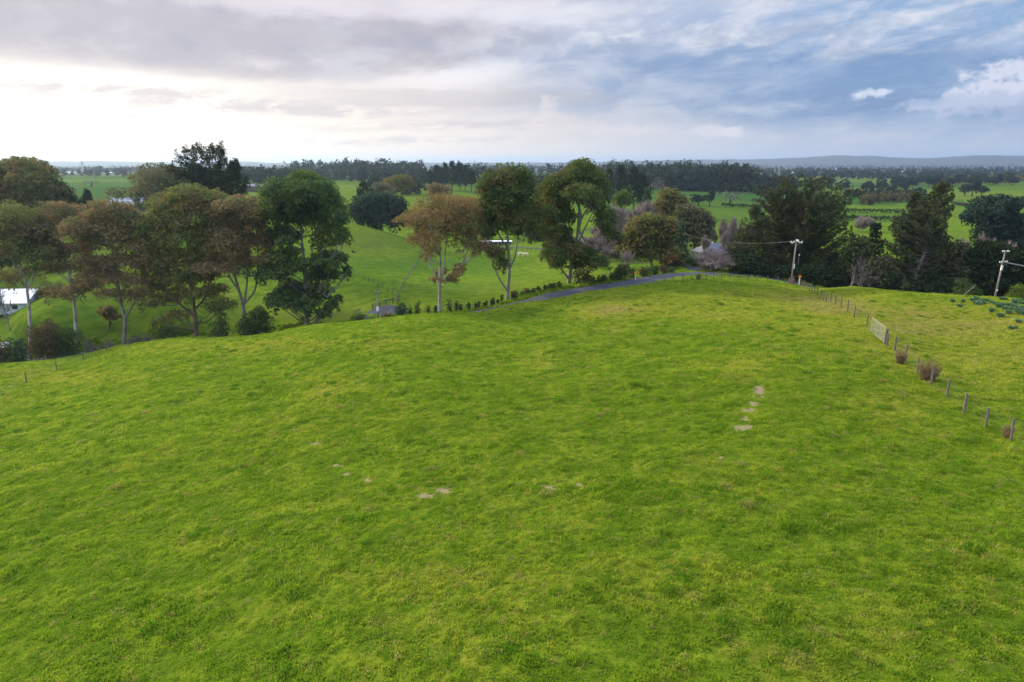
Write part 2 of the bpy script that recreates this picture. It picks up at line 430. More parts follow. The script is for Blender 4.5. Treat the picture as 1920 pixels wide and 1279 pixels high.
M = dict(
 euc_green=leafmat('gum_leaf_green', (0.067, 0.120, 0.035), (0.160, 0.216, 0.056), (0.035, 0.088, 0.045)),
 euc_dark=leafmat('gum_leaf_dark', (0.053, 0.092, 0.030), (0.141, 0.184, 0.047), (0.167, 0.141, 0.049)),
 euc_olive=leafmat('gum_leaf_olive', (0.127, 0.173, 0.048), (0.226, 0.233, 0.067), (0.226, 0.166, 0.067)),
 euc_mix=leafmat('gum_leaf_mixed', (0.107, 0.133, 0.044), (0.221, 0.212, 0.062), (0.230, 0.142, 0.057)),
 euc_brown=leafmat('gum_leaf_rust', (0.265, 0.175, 0.086), (0.211, 0.175, 0.077), (0.147, 0.161, 0.063)),
 euc_rust=leafmat('gum_leaf_orange', (.25, .155, .070), (.20, .16, .06), (.15, .145, .05)),
 dull=leafmat('grey_green_leaf', (0.130, 0.137, 0.065), (0.195, 0.182, 0.091), (0.104, 0.117, 0.058)),
 pine=leafmat('pine_needle', (0.021, 0.040, 0.018), (0.052, 0.075, 0.025), (0.032, 0.046, 0.021), .15),
 pine_blue=leafmat('cedar_needle', (0.022, 0.042, 0.036), (0.045, 0.070, 0.045), None, .15),
 cyp=leafmat('cypress_needle', (0.041, 0.065, 0.030), (0.109, 0.127, 0.047), (0.084, 0.076, 0.042), .15),
 bush=leafmat('shrub_leaf', (0.042, 0.084, 0.030), (0.096, 0.144, 0.036), (0.084, 0.090, 0.036)),
 bushblue=leafmat('blue_shrub_leaf', (0.028, 0.062, 0.042), (0.060, 0.100, 0.055), None),
 bushbrown=leafmat('brown_shrub_leaf', (0.100, 0.080, 0.035), (0.120, 0.110, 0.040), (0.060, 0.070, 0.025)),
 hedge=leafmat('clipped_hedge_leaf', (0.070, 0.120, 0.020), (0.130, 0.180, 0.030), None),
 twig=leafmat('bare_twig', (0.230, 0.190, 0.172), (0.299, 0.247, 0.230), None, 0),
 twigdark=leafmat('dark_twig', (0.120, 0.100, 0.095), (0.170, 0.145, 0.135), None, 0),
 willow=leafmat('pale_green_leaf', (0.120, 0.150, 0.045), (0.160, 0.170, 0.060), None),
 tan=leafmat('tan_twiggy_leaf', (.30, .22, .11), (.20, .19, .08), (.24, .17, .09)),
 daff=leafmat('daffodil_leaf', (.065, .16, .06), (.21, .34, .20), None, .25, 3.0),
 wood=leafmat('wood_leaf', (0.018, 0.034, 0.022), (0.042, 0.060, 0.032), (0.060, 0.060, 0.035), .1, .012),
 bark=plain('bark_grey', (.26, .235, .21), .9, .45, 1.3, bump=.4),
 barkpale=plain('bark_pale', (.42, .41, .38), .85, .45, .9, bump=.3, c2=(.20, .15, .12)),
 barkbrown=plain('bark_brown', (.17, .115, .085), .9, .4, 1.0, bump=.4),
 barkdark=plain('bark_dark', (.07, .055, .045), .9, .4, 1.0),
 post=plain('weathered_timber', (.16, .135, .12), .9, .45, 9, bump=.4),
 postdark=plain('dark_timber', (.15, .12, .10), .9, .4, 9, bump=.4),
 wire=plain('galvanised_wire', (.22, .225, .23), .45, .2, 2, metal=.7),
 steel=plain('galvanised_gate', (.45, .45, .45), .45, .2, 4, metal=.3),
 pole=plain('concrete_pole', (.26, .25, .235), .85, .35, 1.5, bump=.2),
 white=plain('white_paint', (.78, .78, .77), .5, .1, 3),
 insul=plain('insulator_glaze', (.72, .78, .76), .25, .1, 3),
 orange=plain('orange_sign', (.85, .30, .02), .5, .08, 2),
 black=plain('black_paint', (.02, .02, .02), .5, .1, 2),
 bluewall=plain('pale_blue_wall', (.45, .55, .62), .8, .15, 1),
 roofw=plain('white_roof', (.80, .80, .80), .5, .08, .6),
 roofg=plain('grey_blue_roof', (.12, .135, .17), .6, .3, .8),
 roofb=plain('blue_roof', (.22, .27, .36), .5, .25, .5),
 walld=plain('dark_wall', (.09, .075, .07), .85, .3, 1),
 wallc=plain('cream_wall', (.55, .50, .42), .85, .15, 1),
 glass=plain('window_glass', (.03, .035, .04), .15, .2, 1),
 orangewall=plain('orange_board', (.60, .14, .04), .7, .25, 3),
 cream=plain('cream_hide', (.68, .60, .40), .9, .2, 3),
 stump=plain('stump_wood', (.16, .11, .10), .95, .5, 4, bump=.6),
)
# ground -------------------------------------------------------------
GRN1, GRN2 = (.158, .232, .015), (.092, .162, .010)
YEL, STRAW = (.245, .255, .028), (.27, .21, .08)
BARE = (.33, .26, .155)
def turf_colour(nt, vec, tone):
    """tone: x = yellowing, y = bare soil, z = distance class"""
    sp = nt.nodes.new('ShaderNodeSeparateXYZ'); nt.links.new(tone.k, sp.inputs[0])
    ty, tb, tz = (E(nt, sp.outputs[i]) for i in range(3))
    n1 = noise(nt, vec, .55, 5, .65); n2 = noise(nt, vec, .11, 4, .6, .4); n3 = noise(nt, vec, 2.3, 4, .7)
    k = mixc(nt, (n1*.7+n3*.3).sm(.40, .62), GRN2, GRN1)
    k = mixc(nt, (n2*.30 + n1*.35 + n3*.35 + (ty-.5)*.30).sm(.44, .64)*.8, k, YEL)
    k = mixc(nt, (n3*.6 + n2*.4 + (ty-.5)*.25).sm(.60, .74)*.75, k, STRAW)
    n4 = noise(nt, vec, 5.5, 3, .75); n5 = noise(nt, vec, 1.5, 4, .7, .6)
    k = mixc(nt, n4.sm(.52, .66)*.50 + n5.sm(.58, .72)*.25, k, (.052, .098, .008))
    nb_ = noise(nt, vec, 3.4, 5, .75)
    k = mixc(nt, (tb + (nb_-.5)*2.6).sm(.40, .75)*tb.sm(.05, .4)*.85, k, BARE)
    return k, tz
gm, nt, out = newmat('turf')
at = nt.nodes.new('ShaderNodeAttribute'); at.attribute_name = 'tone'
ge = nt.nodes.new('ShaderNodeNewGeometry'); pos = E(nt, ge.outputs['Position'])
k, tz = turf_colour(nt, pos, E(nt, at.outputs['Vector']))
# fields further off: plainer sward, tinted paddock by paddock
at2 = nt.nodes.new('ShaderNodeAttribute'); at2.attribute_name = 'field'
nf = noise(nt, pos, .04, 6, .65); nf2 = noise(nt, pos, .4, 4, .7)
fk = mixc(nt, nf.sm(.35, .65), (.090, .150, .013), (.130, .180, .018))
fk = mixc(nt, nf2.sm(.40, .64)*.65, fk, (.030, .085, .008))
sp2 = nt.nodes.new('ShaderNodeSeparateXYZ'); nt.links.new(at2.outputs['Vector'], sp2.inputs[0])
f1, f2, f3 = (E(nt, sp2.outputs[i]) for i in range(3))
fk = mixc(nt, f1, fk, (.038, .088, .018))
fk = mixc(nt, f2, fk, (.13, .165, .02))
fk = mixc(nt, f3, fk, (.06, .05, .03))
dk_ = nt.nodes.new('ShaderNodeVectorMath'); dk_.operation = 'SCALE'; dk_.inputs['Scale'].default_value = .74; nt.links.new(k.k, dk_.inputs[0])
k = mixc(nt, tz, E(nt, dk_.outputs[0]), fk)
p = nt.nodes.new('ShaderNodeBsdfPrincipled'); p.inputs['Roughness'].default_value = .95
p.inputs['Specular IOR Level'].default_value = 0.0
nt.links.new(k.k, p.inputs['Base Color'])
bh = noise(nt, pos, 3.2, 6, .7)
bn = nt.nodes.new('ShaderNodeBump'); bn.inputs['Strength'].default_value = .9; bn.inputs['Distance'].default_value = .12
nt.links.new(bh.k, bn.inputs['Height']); nt.links.new(bn.outputs[0], p.inputs['Normal'])
nt.links.new(p.outputs[0], out.inputs[0]); M['turf'] = gm
# blades
bm_, nt, out = newmat('grass_blade')
at = nt.nodes.new('ShaderNodeAttribute'); at.attribute_name = 'tone'; at.attribute_type = 'INSTANCER'
ge = nt.nodes.new('ShaderNodeNewGeometry'); pos = E(nt, ge.outputs['Position'])
k, tz = turf_colour(nt, pos, E(nt, at.outputs['Vector']))
a3 = nt.nodes.new('ShaderNodeAttribute'); a3.attribute_name = 'tint'
oi_ = nt.nodes.new('ShaderNodeObjectInfo'); rnd = E(nt, oi_.outputs['Random'])
k = mixc(nt, rnd.sm(.58, .82)*.65 + tz*.75, k, (.045, .110, .006))
k = mixc(nt, E(nt, a3.outputs['Fac']).sm(.5, 1.0)*.40, k, (.19, .24, .018))
k = mixc(nt, (rnd*7.3)._m('FRACT').sm(.86, .95)*.5, k, (.26, .20, .07))
vs_ = nt.nodes.new('ShaderNodeVectorMath'); vs_.operation = 'SCALE'; vs_.inputs['Scale'].default_value = 1.72; nt.links.new(k.k, vs_.inputs[0]); k = E(nt, vs_.outputs[0])
d = nt.nodes.new('ShaderNodeBsdfDiffuse'); tr = nt.nodes.new('ShaderNodeBsdfTranslucent')
nt.links.new(k.k, d.inputs[0]); nt.links.new(k.k, tr.inputs[0])
mx = nt.nodes.new('ShaderNodeMixShader'); mx.inputs[0].default_value = .5
nt.links.new(d.outputs[0], mx.inputs[1]); nt.links.new(tr.outputs[0], mx.inputs[2]); nt.links.new(mx.outputs[0], out.inputs[0])
M['blade'] = bm_
# asphalt with worn wheel tracks (uses 'across' attribute: -1..1)
rm, nt, out = newmat('asphalt')
at = nt.nodes.new('ShaderNodeAttribute'); at.attribute_name = 'across'; ac = E(nt, at.outputs['Fac'])
ge = nt.nodes.new('ShaderNodeNewGeometry'); pos = E(nt, ge.outputs['Position'])
nz = noise(nt, pos, 1.2, 6, .7); nz2 = noise(nt, pos, .12, 3, .6)
k = mixc(nt, nz.sm(.3, .7), (.042, .047, .056), (.062, .068, .079))
tr_ = ((ac._m('ABSOLUTE')-.5)._m('ABSOLUTE')*-1.0+.22).sm(0.0, .2)
k = mixc(nt, tr_*.55*(nz2*.8+.5), k, (.088, .096, .108))
k = mixc(nt, (ac._m('ABSOLUTE')+(nz-.5)*.25).sm(.86, .98), k, (.11, .12, .04))
p = nt.nodes.new('ShaderNodeBsdfPrincipled'); p.inputs['Roughness'].default_value = 1.0; p.inputs['Specular IOR Level'].default_value = .12
nt.links.new(k.k, p.inputs['Base Color']); nt.links.new(p.outputs[0], out.inputs[0]); M['asphalt'] = rm

# ------------------------------------------------------------------ ground sheet
FD = .18
th = np.concatenate([np.arange(-180, -64, 4.0), np.arange(-64, -42, .8), np.arange(-42, 42.01, FD), np.arange(42.8, 64.1, .8), np.arange(68, 180.1, 4.0)])
th = np.radians(th)
rr = [3.0]
while rr[-1] < 26000: rr.append(rr[-1]*(1.0055 if 14 < rr[-1] < 70 else 1.008 if 14 < rr[-1] < 160 else 1.012 if 14 < rr[-1] < 420 else 1.03))
rr = np.array(rr)
TH, RR = np.meshgrid(th, rr, indexing='ij')
GX = RR*np.sin(TH); GY = RR*np.cos(TH)
GZ = H(GX.ravel(), GY.ravel()).reshape(GX.shape)
nT, nR = GX.shape
ii, jj = np.meshgrid(np.arange(nT-1), np.arange(nR-1), indexing='ij')
a = (ii*nR+jj).ravel(); Fq = np.c_[a, a+1, a+1+nR, a+nR]
Vt = np.c_[GX.ravel(), GY.ravel(), GZ.ravel()]
# pixel position of every vertex of the sheet, only used to lay out land cover
BAREP = [(1424,732,13,12),(1412,757,9,5),(1403,769,12,4.5),(1398,785,9,5),(1396,803,20,6),(1030,915,15,6),(1085,908,7,4),(970,908,6,3),(798,930,20,5),(832,920,16,6),(690,900,9,4),(632,873,11,3),(650,890,7,3),(592,833,10,3),(1352,858,5,2)]
YP = [(1145,585,90,14,.9),(1340,592,80,14,.75),(1250,560,260,22,.45),(1600,600,120,40,.5),(1800,600,260,50,.75),(1850,680,200,60,.7),(1400,690,90,30,.3),(1450,560,160,18,.6),(1560,575,60,14,.8),(600,720,60,30,.5),
      (380,1010,80,40,.55),(880,1080,120,30,.5),(1000,690,60,40,.25),(1300,1080,200,60,.3),(1750,1150,200,90,.35),(100,705,160,14,.6),(450,650,300,14,.5),(1700,640,60,40,.4),(1340,900,80,40,.4),(1500,1240,120,40,.5),(700,800,200,40,.2),(1660,760,80,40,.4),(1031,690,4,60,.7),(1012,675,3.5,50,.5),(420,735,200,4,.3),(700,640,200,3,.3)]
def project(X, Y, Z):
    z = Z-CZ; dep = Y*CP - z*SP; dep = np.where(dep > 1, dep, 1e9)
    return 960+F*X/dep, 639.5-F*(Y*SP+z*CP)/dep, dep
def land(X, Y, Z):
    px, py, dep = project(X, Y, Z)
    r = np.hypot(X, Y)
    ty = .36+.0*X
    for (a, b, c, d, s) in YP: ty = ty + .8*s*np.exp(-((px-a)/c)**2-((py-b)/d)**2)*(dep < 170)
    ty = ty + .20*fbm(X/9, Y/9, 3, 41)
    tb = 0*X
    for (a, b, c, d) in BAREP: tb = np.maximum(tb, 1.0*np.exp(-(((px-a)/(c*1.3))**2+((py-b)/(d*1.3))**2)**1.0)*(dep < 120))
    # distance class: 0 on the hill, 1 beyond the road
    dr, idx = near_path(np.where(r < 400, X, 9e5), np.where(r < 400, Y, 9e5), ROAD[::4])
    pr = ROAD[::4][idx]
    far = np.where(r < 400, sstep(1.0, 6.0, np.hypot(X, Y)-np.hypot(pr[..., 0], pr[..., 1])), 1.0)
    return ty, tb, far
flat = Vt
Vt_z_min, Vt_z_max = float(Vt[:, 2].min()), float(Vt[:, 2].max())
ty, tb, far = land(flat[:, 0], flat[:, 1], flat[:, 2])
r_ = np.hypot(flat[:, 0], flat[:, 1])
# verge of rough grass along the road
dr, _ = near_path(np.where(r_ < 260, flat[:, 0], 9e5), np.where(r_ < 260, flat[:, 1], 9e5), ROAD[::3])
verge = (1-sstep(5, 9, dr))*(dr < 20)
# paddocks: cells of a jittered, sheared grid
cx = (flat[:, 0]*.92+flat[:, 1]*.38)/210 + .25*fbm(flat[:, 0]/300, flat[:, 1]/300, 2, 61); cy = (flat[:, 1]*.92-flat[:, 0]*.38)/150 + .3*fbm(flat[:, 0]/300, flat[:, 1]/300, 2, 71)
hc = hsh(np.floor(cx).astype(int), np.floor(cy).astype(int), 77); hd = hsh(np.floor(cx).astype(int), np.floor(cy).astype(int), 99)
fr = sstep(240, 330, r_)
f1 = fr*np.clip(hc*1.3-.45, 0, .75) + .30*sstep(380, 800, r_); f2 = fr*np.clip(hd*1.2-.62, 0, .5); f3 = fr*np.clip(hsh(np.floor(cx).astype(int), np.floor(cy).astype(int), 55)*3-2.75, 0, .3)
px, py, dep = project(flat[:, 0], flat[:, 1], flat[:, 2])
mid = (r_ > 130) & (r_ < 300)
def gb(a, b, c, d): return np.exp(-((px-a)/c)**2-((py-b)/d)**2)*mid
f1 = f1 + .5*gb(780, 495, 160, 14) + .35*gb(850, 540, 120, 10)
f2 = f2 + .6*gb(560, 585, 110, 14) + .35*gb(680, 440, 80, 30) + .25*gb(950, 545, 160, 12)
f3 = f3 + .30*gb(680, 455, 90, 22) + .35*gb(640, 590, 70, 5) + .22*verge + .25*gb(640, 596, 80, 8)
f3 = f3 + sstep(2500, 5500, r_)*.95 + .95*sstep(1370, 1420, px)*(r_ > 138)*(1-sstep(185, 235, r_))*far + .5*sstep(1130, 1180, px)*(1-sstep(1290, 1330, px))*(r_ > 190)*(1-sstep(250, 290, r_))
tone = np.c_[ty, tb, far]
field = np.c_[np.clip(f1, 0, 1), np.clip(f2, 0, 1), np.clip(f3, 0, 1)]
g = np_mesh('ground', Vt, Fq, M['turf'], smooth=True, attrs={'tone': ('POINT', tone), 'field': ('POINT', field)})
tag(g, kind='structure')

# roads ---------------------------------------------------------------
def ribbon(name, path, rz, hw, mat, lift):
    T = np.gradient(path, axis=0); T /= np.linalg.norm(T, axis=1)[:, None]
    N = np.c_[-T[:, 1], T[:, 0]]
    ks = np.linspace(-1, 1, 13); vs = []; ac = []
    for i in range(len(path)):
        for k in ks:
            q = path[i]+N[i]*hw*k*(1+.03*math.sin(i*.7)); vs.append((q[0], q[1], rz[i]+lift-.05*abs(k)**2)); ac.append(k)
    m = len(ks); fs = [(i*m+j, i*m+j+1, (i+1)*m+j+1, (i+1)*m+j) for i in range(len(path)-1) for j in range(m-1)]
    o = np_mesh(name, np.array(vs), np.array(fs), mat, smooth=True, attrs={'across': ('POINT', np.array(ac))})
    return tag(o, kind='structure')
ribbon('road', ROAD, ROADS[0][1], 3.0, M['asphalt'], .06)
ribbon('side_road', SIDE, ROADS[1][1], 2.2, M['asphalt'], .075)
ribbon('driveway', DRIVE, ROADS[2][1], 3.0, M['asphalt'], .075)
ribbon('farm_lane', LANE, ROADS[3][1], 1.6, M['asphalt'], .06)

# grass on the hill: blades scattered as instances ---------------------
def tuft(name, n, rad, h, w, lean):
    vs = []; fs = []; tn = []
    for i in range(n):
        a = rng.uniform(0, 2*PI); q = rad*math.sqrt(rng.uniform()); x, y = q*math.cos(a), q*math.sin(a)
        hh = h*rng.uniform(.5, 1.25)*(1.15-.55*q/rad); b = rng.uniform(0, 2*PI); l = lean*rng.uniform(.3, 1.2)*hh
        t = rng.uniform(0, PI); wx, wy = w*math.cos(t)/2, w*math.sin(t)/2
        k = len(vs)
        mx_, my_ = x+l*.35*math.cos(b), y+l*.35*math.sin(b)
        vs += [(x-wx, y-wy, -.03), (x+wx, y+wy, -.03), (mx_+wx*.8, my_+wy*.8, hh*.62), (mx_-wx*.8, my_-wy*.8, hh*.62), (x+l*math.cos(b), y+l*math.sin(b), hh)]
        fs += [(k, k+1, k+2, k+3)]
        fs += [(k+3, k+2, k+4, k+4)]
        tn += [rng.uniform()]*5
    me = bpy.data.meshes.new(name); me.from_pydata(vs, [], [f if f[2] != f[3] else f[:3] for f in fs]); me.materials.append(M['blade'])
    at = me.attributes.new('tint', 'FLOAT', 'POINT'); at.data.foreach_set('value', np.array(tn, dtype=np.float32))
    return me
def on_hill(X, Y):
    r = np.hypot(X, Y)
    dr, idx = near_path(X, Y, ROAD[::3]); pr = ROAD[::3][idx]
    return (dr > 5.2) & (r < np.hypot(pr[:, 0], pr[:, 1]))
def scatter(r0, r1, dens, tmax=45):
    n = int(dens*(r1*r1-r0*r0)*R(tmax))
    r = np.sqrt(rng.uniform(r0*r0, r1*r1, n)); t = rng.uniform(-R(tmax), R(tmax), n)
    return r*np.sin(t), r*np.cos(t)
def blades(name, meshes, X, Y, smin, smax, hvar, thresh=None, hill=True):
    m = on_hill(X, Y) if hill else np.ones(len(X), bool); X = X[m]; Y = Y[m]
    Z = H(X, Y)
    ty, tb, far = land(X, Y, Z)
    n1 = fbm(X/1.5, Y/1.1, 3, 81)
    keep = (tb < rng.uniform(.1, .9, len(tb)))
    if thresh is not None: keep &= (fbm(X/2.2, Y/1.6, 2, 91) > thresh)
    X, Y, Z, ty, tb, n1 = (q[keep] for q in (X, Y, Z, ty, tb, n1))
    n = len(X)
    me = bpy.data.meshes.new(name); me.vertices.add(n)
    me.vertices.foreach_set('co', np.c_[X, Y, Z].astype(np.float32).ravel())
    sc = rng.uniform(smin, smax, n); hs = sc*np.clip(1+hvar*n1*2, .35, 2.2)
    for an, arr in (('tone', np.c_[ty + (-.18 if thresh is not None else 0), tb*0, tb*0 + (rng.uniform(.1, .8, n) if thresh is not None else 0)]), ('scl', np.c_[sc, sc, hs]), ('rot', np.c_[rng.uniform(-.15, .15, n), rng.uniform(-.15, .15, n), rng.uniform(0, 2*PI, n)])):
        a = me.attributes.new(an, 'FLOAT_VECTOR', 'POINT'); a.data.foreach_set('vector', np.asarray(arr, dtype=np.float32).ravel())
    a = me.attributes.new('pick', 'INT', 'POINT'); a.data.foreach_set('value', rng.integers(0, len(meshes), n).astype(np.int32))
    o = bpy.data.objects.new(name, me); C.objects.link(o); tag(o, kind='stuff')
    ng = bpy.data.node_groups.new(name+'_nodes', 'GeometryNodeTree')
    ng.interface.new_socket('Geometry', in_out='INPUT', socket_type='NodeSocketGeometry'); ng.interface.new_socket('Geometry', in_out='OUTPUT', socket_type='NodeSocketGeometry')
    gi = ng.nodes.new('NodeGroupInput'); go = ng.nodes.new('NodeGroupOutput')
    m2p = ng.nodes.new('GeometryNodeMeshToPoints'); ng.links.new(gi.outputs[0], m2p.inputs[0])
    iop = ng.nodes.new('GeometryNodeInstanceOnPoints'); ng.links.new(m2p.outputs[0], iop.inputs['Points'])
    jn = ng.nodes.new('GeometryNodeGeometryToInstance')
    for ms in meshes[::-1]:
        oi = ng.nodes.new('GeometryNodeObjectInfo'); oi.inputs['Object'].default_value = ms; ng.links.new(oi.outputs['Geometry'], jn.inputs[0])
    ng.links.new(jn.outputs[0], iop.inputs['Instance']); iop.inputs['Pick Instance'].default_value = True
    def na(nm, ty_):
        q = ng.nodes.new('GeometryNodeInputNamedAttribute'); q.data_type = ty_; q.inputs[0].default_value = nm; return q.outputs[0]
    ng.links.new(na('pick', 'INT'), iop.inputs['Instance Index'])
    ng.links.new(na('scl', 'FLOAT_VECTOR'), iop.inputs['Scale'])
    e2r = ng.nodes.new('FunctionNodeEulerToRotation'); ng.links.new(na('rot', 'FLOAT_VECTOR'), e2r.inputs[0]); ng.links.new(e2r.outputs[0], iop.inputs['Rotation'])
    ng.links.new(iop.outputs[0], go.inputs[0])
    md = o.modifiers.new('scatter', 'NODES'); md.node_group = ng
    return o
def proto_obj(me):
    o = bpy.data.objects.new(me.name, me); return o      # data for the scatter only, never linked into the scene
short = [proto_obj(tuft('grass_patch', 30, .17, .065, .030, 1.5)) for _ in range(5)]
shortf = [proto_obj(tuft('grass_patch_wide', 30, .34, .075, .055, 1.5)) for _ in range(3)]
tall = [proto_obj(tuft('grass_tussock', 90, .26, .13, .03, 1.1)) for _ in range(3)]
GRASS = True
if GRASS:
    X, Y = scatter(6, 55, 32, 62); blades('near_grass', short, X, Y, .6, 1.5, .7)
    X, Y = scatter(50, 150, 8.5, 56); blades('hill_grass', shortf, X, Y, .6, 1.5, .7)
    # rank grass of the road verges
    vX = []; vY = []
    for path, lo_, hi_, n_v in ((ROAD, 3.3, 7.5, 7000), (ROAD, -5.0, -3.3, 3500), (SIDE, 2.4, 5, 500), (SIDE, -5, -2.4, 500)):
        T_ = np.gradient(path, axis=0); T_ /= np.linalg.norm(T_, axis=1)[:, None]; i_ = rng.integers(0, len(path), n_v); o_ = rng.uniform(lo_, hi_, n_v)
        vX.append(path[i_, 0]-T_[i_, 1]*o_+rng.normal(size=n_v)*.4); vY.append(path[i_, 1]+T_[i_, 0]*o_+rng.normal(size=n_v)*.4)
    rank = [proto_obj(tuft('rank_grass', 50, .4, .42, .06, .7)) for _ in range(3)]
    blades('verge_grass', rank, np.concatenate(vX), np.concatenate(vY), .5, 1.4, .6, hill=False)
    X, Y = scatter(8, 150, 1.1, 58); blades('grass_tussocks', tall, X, Y, .8, 1.8, .5, thresh=.14)
# ------------------------------------------------------------------ foliage
def leaves(cs, rs, n_per, size, kind='broad', upper=.55, dens=1.0):
    """leaf faces spread through clumps. cs (k,3), rs (k,3): returns verts, quads, tint"""
    cs = np.asarray(cs, float); rs = np.asarray(rs, float); k = len(cs)
    n = np.maximum(3, (n_per*np.ones(k)*dens)).astype(int)
    idx = np.repeat(np.arange(k), n); N = len(idx)
    d = rng.normal(size=(N, 3)); d /= np.linalg.norm(d, axis=1)[:, None]
    flip = (d[:, 2] < -.1) & (rng.uniform(size=N) < upper); d[flip, 2] *= -1
    q = rng.uniform(.0, 1, N)**.45
    p = cs[idx] + d*rs[idx]*(.35+.72*q)[:, None]
    if kind == 'broad':        # hanging leaf sprays, roughly facing outwards
        nrm = d*.9 + rng.normal(size=(N, 3))*.55 + np.array([0, 0, .35])
        asp = .55
    elif kind == 'needle':
        nrm = rng.normal(size=(N, 3)) + np.array([0, 0, .9]); asp = .32
    else:
        nrm = rng.normal(size=(N, 3)); asp = .5
    nrm /= np.linalg.norm(nrm, axis=1)[:, None]
    t = np.cross(nrm, rng.normal(size=(N, 3)) + (np.array([0, 0, -1.2]) if kind == 'broad' else d*1.6)); t /= np.linalg.norm(t, axis=1)[:, None]+1e-9
    b = np.cross(nrm, t)
    s = size*rng.uniform(.6, 1.4, N)[:, None]
    if kind == 'needle': t, b = b, t
    if kind == 'broad': t, b = b, t
    v = np.stack([p-t*s, p-b*s*asp, p+t*s, p+b*s*asp], 1).reshape(-1, 3)
    f = np.arange(4*N).reshape(-1, 4)
    ct = rng.uniform(0, 1, k)
    tn = np.repeat(np.clip(ct[idx]*.65+rng.uniform(0, .35, N), 0, 1), 4)
    return v, f, tn
def subclumps(c, r, n, frac, up=.25, jit=.12):
    """clumps over the surface of a puff"""
    out = []; rad = []
    g = 2.399963
    o = rng.uniform(0, 6.28)
    for i in range(n):
        z = 1-(i+.5)/n*(1.72)            # leave the very bottom open
        s = math.sqrt(max(0, 1-z*z)); a = g*i+o
        d = np.array([s*math.cos(a), s*math.sin(a), z+up*0])
        k = rng.uniform(.62, .95)
        out.append(np.array(c)+d*np.array(r)*k*(1+rng.uniform(-jit, jit, 3)))
        f = frac*rng.uniform(.75, 1.3)
        m = (r[0]+r[1])/2
        rad.append((m*f, m*f, min(m, r[2]*1.3)*f*.85))
    out.append(np.array(c)); rad.append((r[0]*.55, r[1]*.55, r[2]*.5))
    return out, rad
def limb(p0, p1, r0, r1, sag=.15, n=7, wob=.03):
    p0 = np.array(p0, float); p1 = np.array(p1, float); L = np.linalg.norm(p1-p0)
    mid = p0+(p1-p0)*.45+np.array([0, 0, -sag*L])*.5
    ts = np.linspace(0, 1, n)[:, None]
    P_ = (1-ts)**2*p0+2*(1-ts)*ts*mid+ts**2*p1
    P_[1:-1] += rng.normal(size=(n-2, 3))*wob*L
    return P_, np.linspace(r0, r1, n)
def broad_tree(label, base, trunks, puffs, leaf, bark='bark', cat='tree', name='gum_tree', dens=1.0, size=.235, tr=.42, group=None, depth=.75, limbs=True, spread=1.0, frac=.42):
    """base (px, depth); trunks: sight-line polylines (first is the bole); puffs (px, py, rx, ry) in photo pixels at the tree's distance"""
    b = G(*base); y0 = b[1]; sc = base[1]/F
    root = empty(name, b); tag(root, label, cat, group)
    tl = []; bole = None; tips = []
    for i, t in enumerate(trunks):
        pp = [V(q[0], q[1], y0) - b for q in t]
        if i == 0: pp = [np.array([0, 0, -.4]), np.array([0, 0, .15])] + [q for q in pp if q[2] > 1.0]
        pp = np.array(pp)
        # depth wander so that the stems fork in three dimensions
        if i > 0: pp[:, 1] += np.linspace(0, 1, len(pp))*rng.uniform(-2, 2)
        dd = smooth_path(pp, .8)
        r0 = tr*(1.0 if i == 0 else .55); r1 = r0*.28
        rad = np.linspace(r0, r1, len(dd))
        if i == 0: rad[:3] *= (1.35, 1.2, 1.08)
        tl.append((dd, rad)); tips.append(dd)
        if i == 0: bole = dd
    allst = np.concatenate(tips)
    W = max(abs(V(q[0], q[1], y0)[0]-b[0])+q[2]*sc*.6 for q in puffs)
    cs = []; rs = []
    for q in puffs:
        c = V(q[0], q[1], y0) - b
        rx, rz = q[2]*sc*1.14, q[3]*sc*1.2
        room = math.sqrt(max(0.02, 1-min(1, abs(c[0])/(W+.01))**2))*W*depth
        big = rx > .45*W
        offs = [0.0] if big else [rng.uniform(-.25, .25)*room]
        if not big and room > rx*.9: offs += [room*.7*rng.uniform(.8, 1.15)]
        if not big and room > rx*1.5 and rng.uniform() < .6: offs += [-room*.75]
        for k, oy in enumerate(offs):
            cc = c + np.array([0 if k == 0 else rng.uniform(-.35, .35)*rx, oy, 0 if k == 0 else rng.uniform(-.5, .1)*rz])
            ry = rx*(depth if big else .9)
            rr3 = (rx*.86, ry*.86, rz*.86)
            n = int(np.clip(7+rx*3.2, 7, 20))
            o_, r_2 = subclumps(cc, rr3, n, frac)
            cs += o_; rs += r_2
            for _ in range(3 if rx > 2.3 else 1):       # sprays hanging below the clump
                a_ = rng.uniform(0, 6.28); u_ = rng.uniform(.35, 1.0); f_ = rng.uniform(.15, .28)
                cs.append(cc+np.array([math.cos(a_)*rx*u_, math.sin(a_)*ry*u_, -rz*rng.uniform(.4, 1.2)])); rs.append((rx*f_, ry*f_, rx*f_*1.25))
            if limbs:
                st = allst[allst[:, 2] < max(cc[2]-rz*.2, allst[:, 2].min()+1)]
                dist = np.linalg.norm((st-cc)*np.array([1, 1, .75]), axis=1) + np.abs(st[:, 2]-(cc[2]-.75*abs(cc[0])-rz))*.35
                s0 = st[np.argmin(dist)]
                tl.append(limb(s0, cc+np.array([0, 0, -rz*.1]), tr*.30, .06, .18))
                for j in rng.choice(len(o_), min(5, len(o_)), replace=False):
                    tl.append(limb(s0*.35+cc*.65 if np.linalg.norm(s0-cc) > .5 else cc, o_[j], tr*.13, .03, .1, 5))
    cs = np.array(cs); rs = np.array(rs)*spread
    vol = rs[:, 0]*rs[:, 2]
    npc = np.clip(vol*39*dens*(.3/size)**2, 14, 420)
    v, f, tn = leaves(cs, rs, npc, size)
    tubes_obj('trunk', tl, M[bark], root)
    np_mesh('crown', v, f, M[leaf], root, attrs={'tint': ('POINT', tn)})
    return root
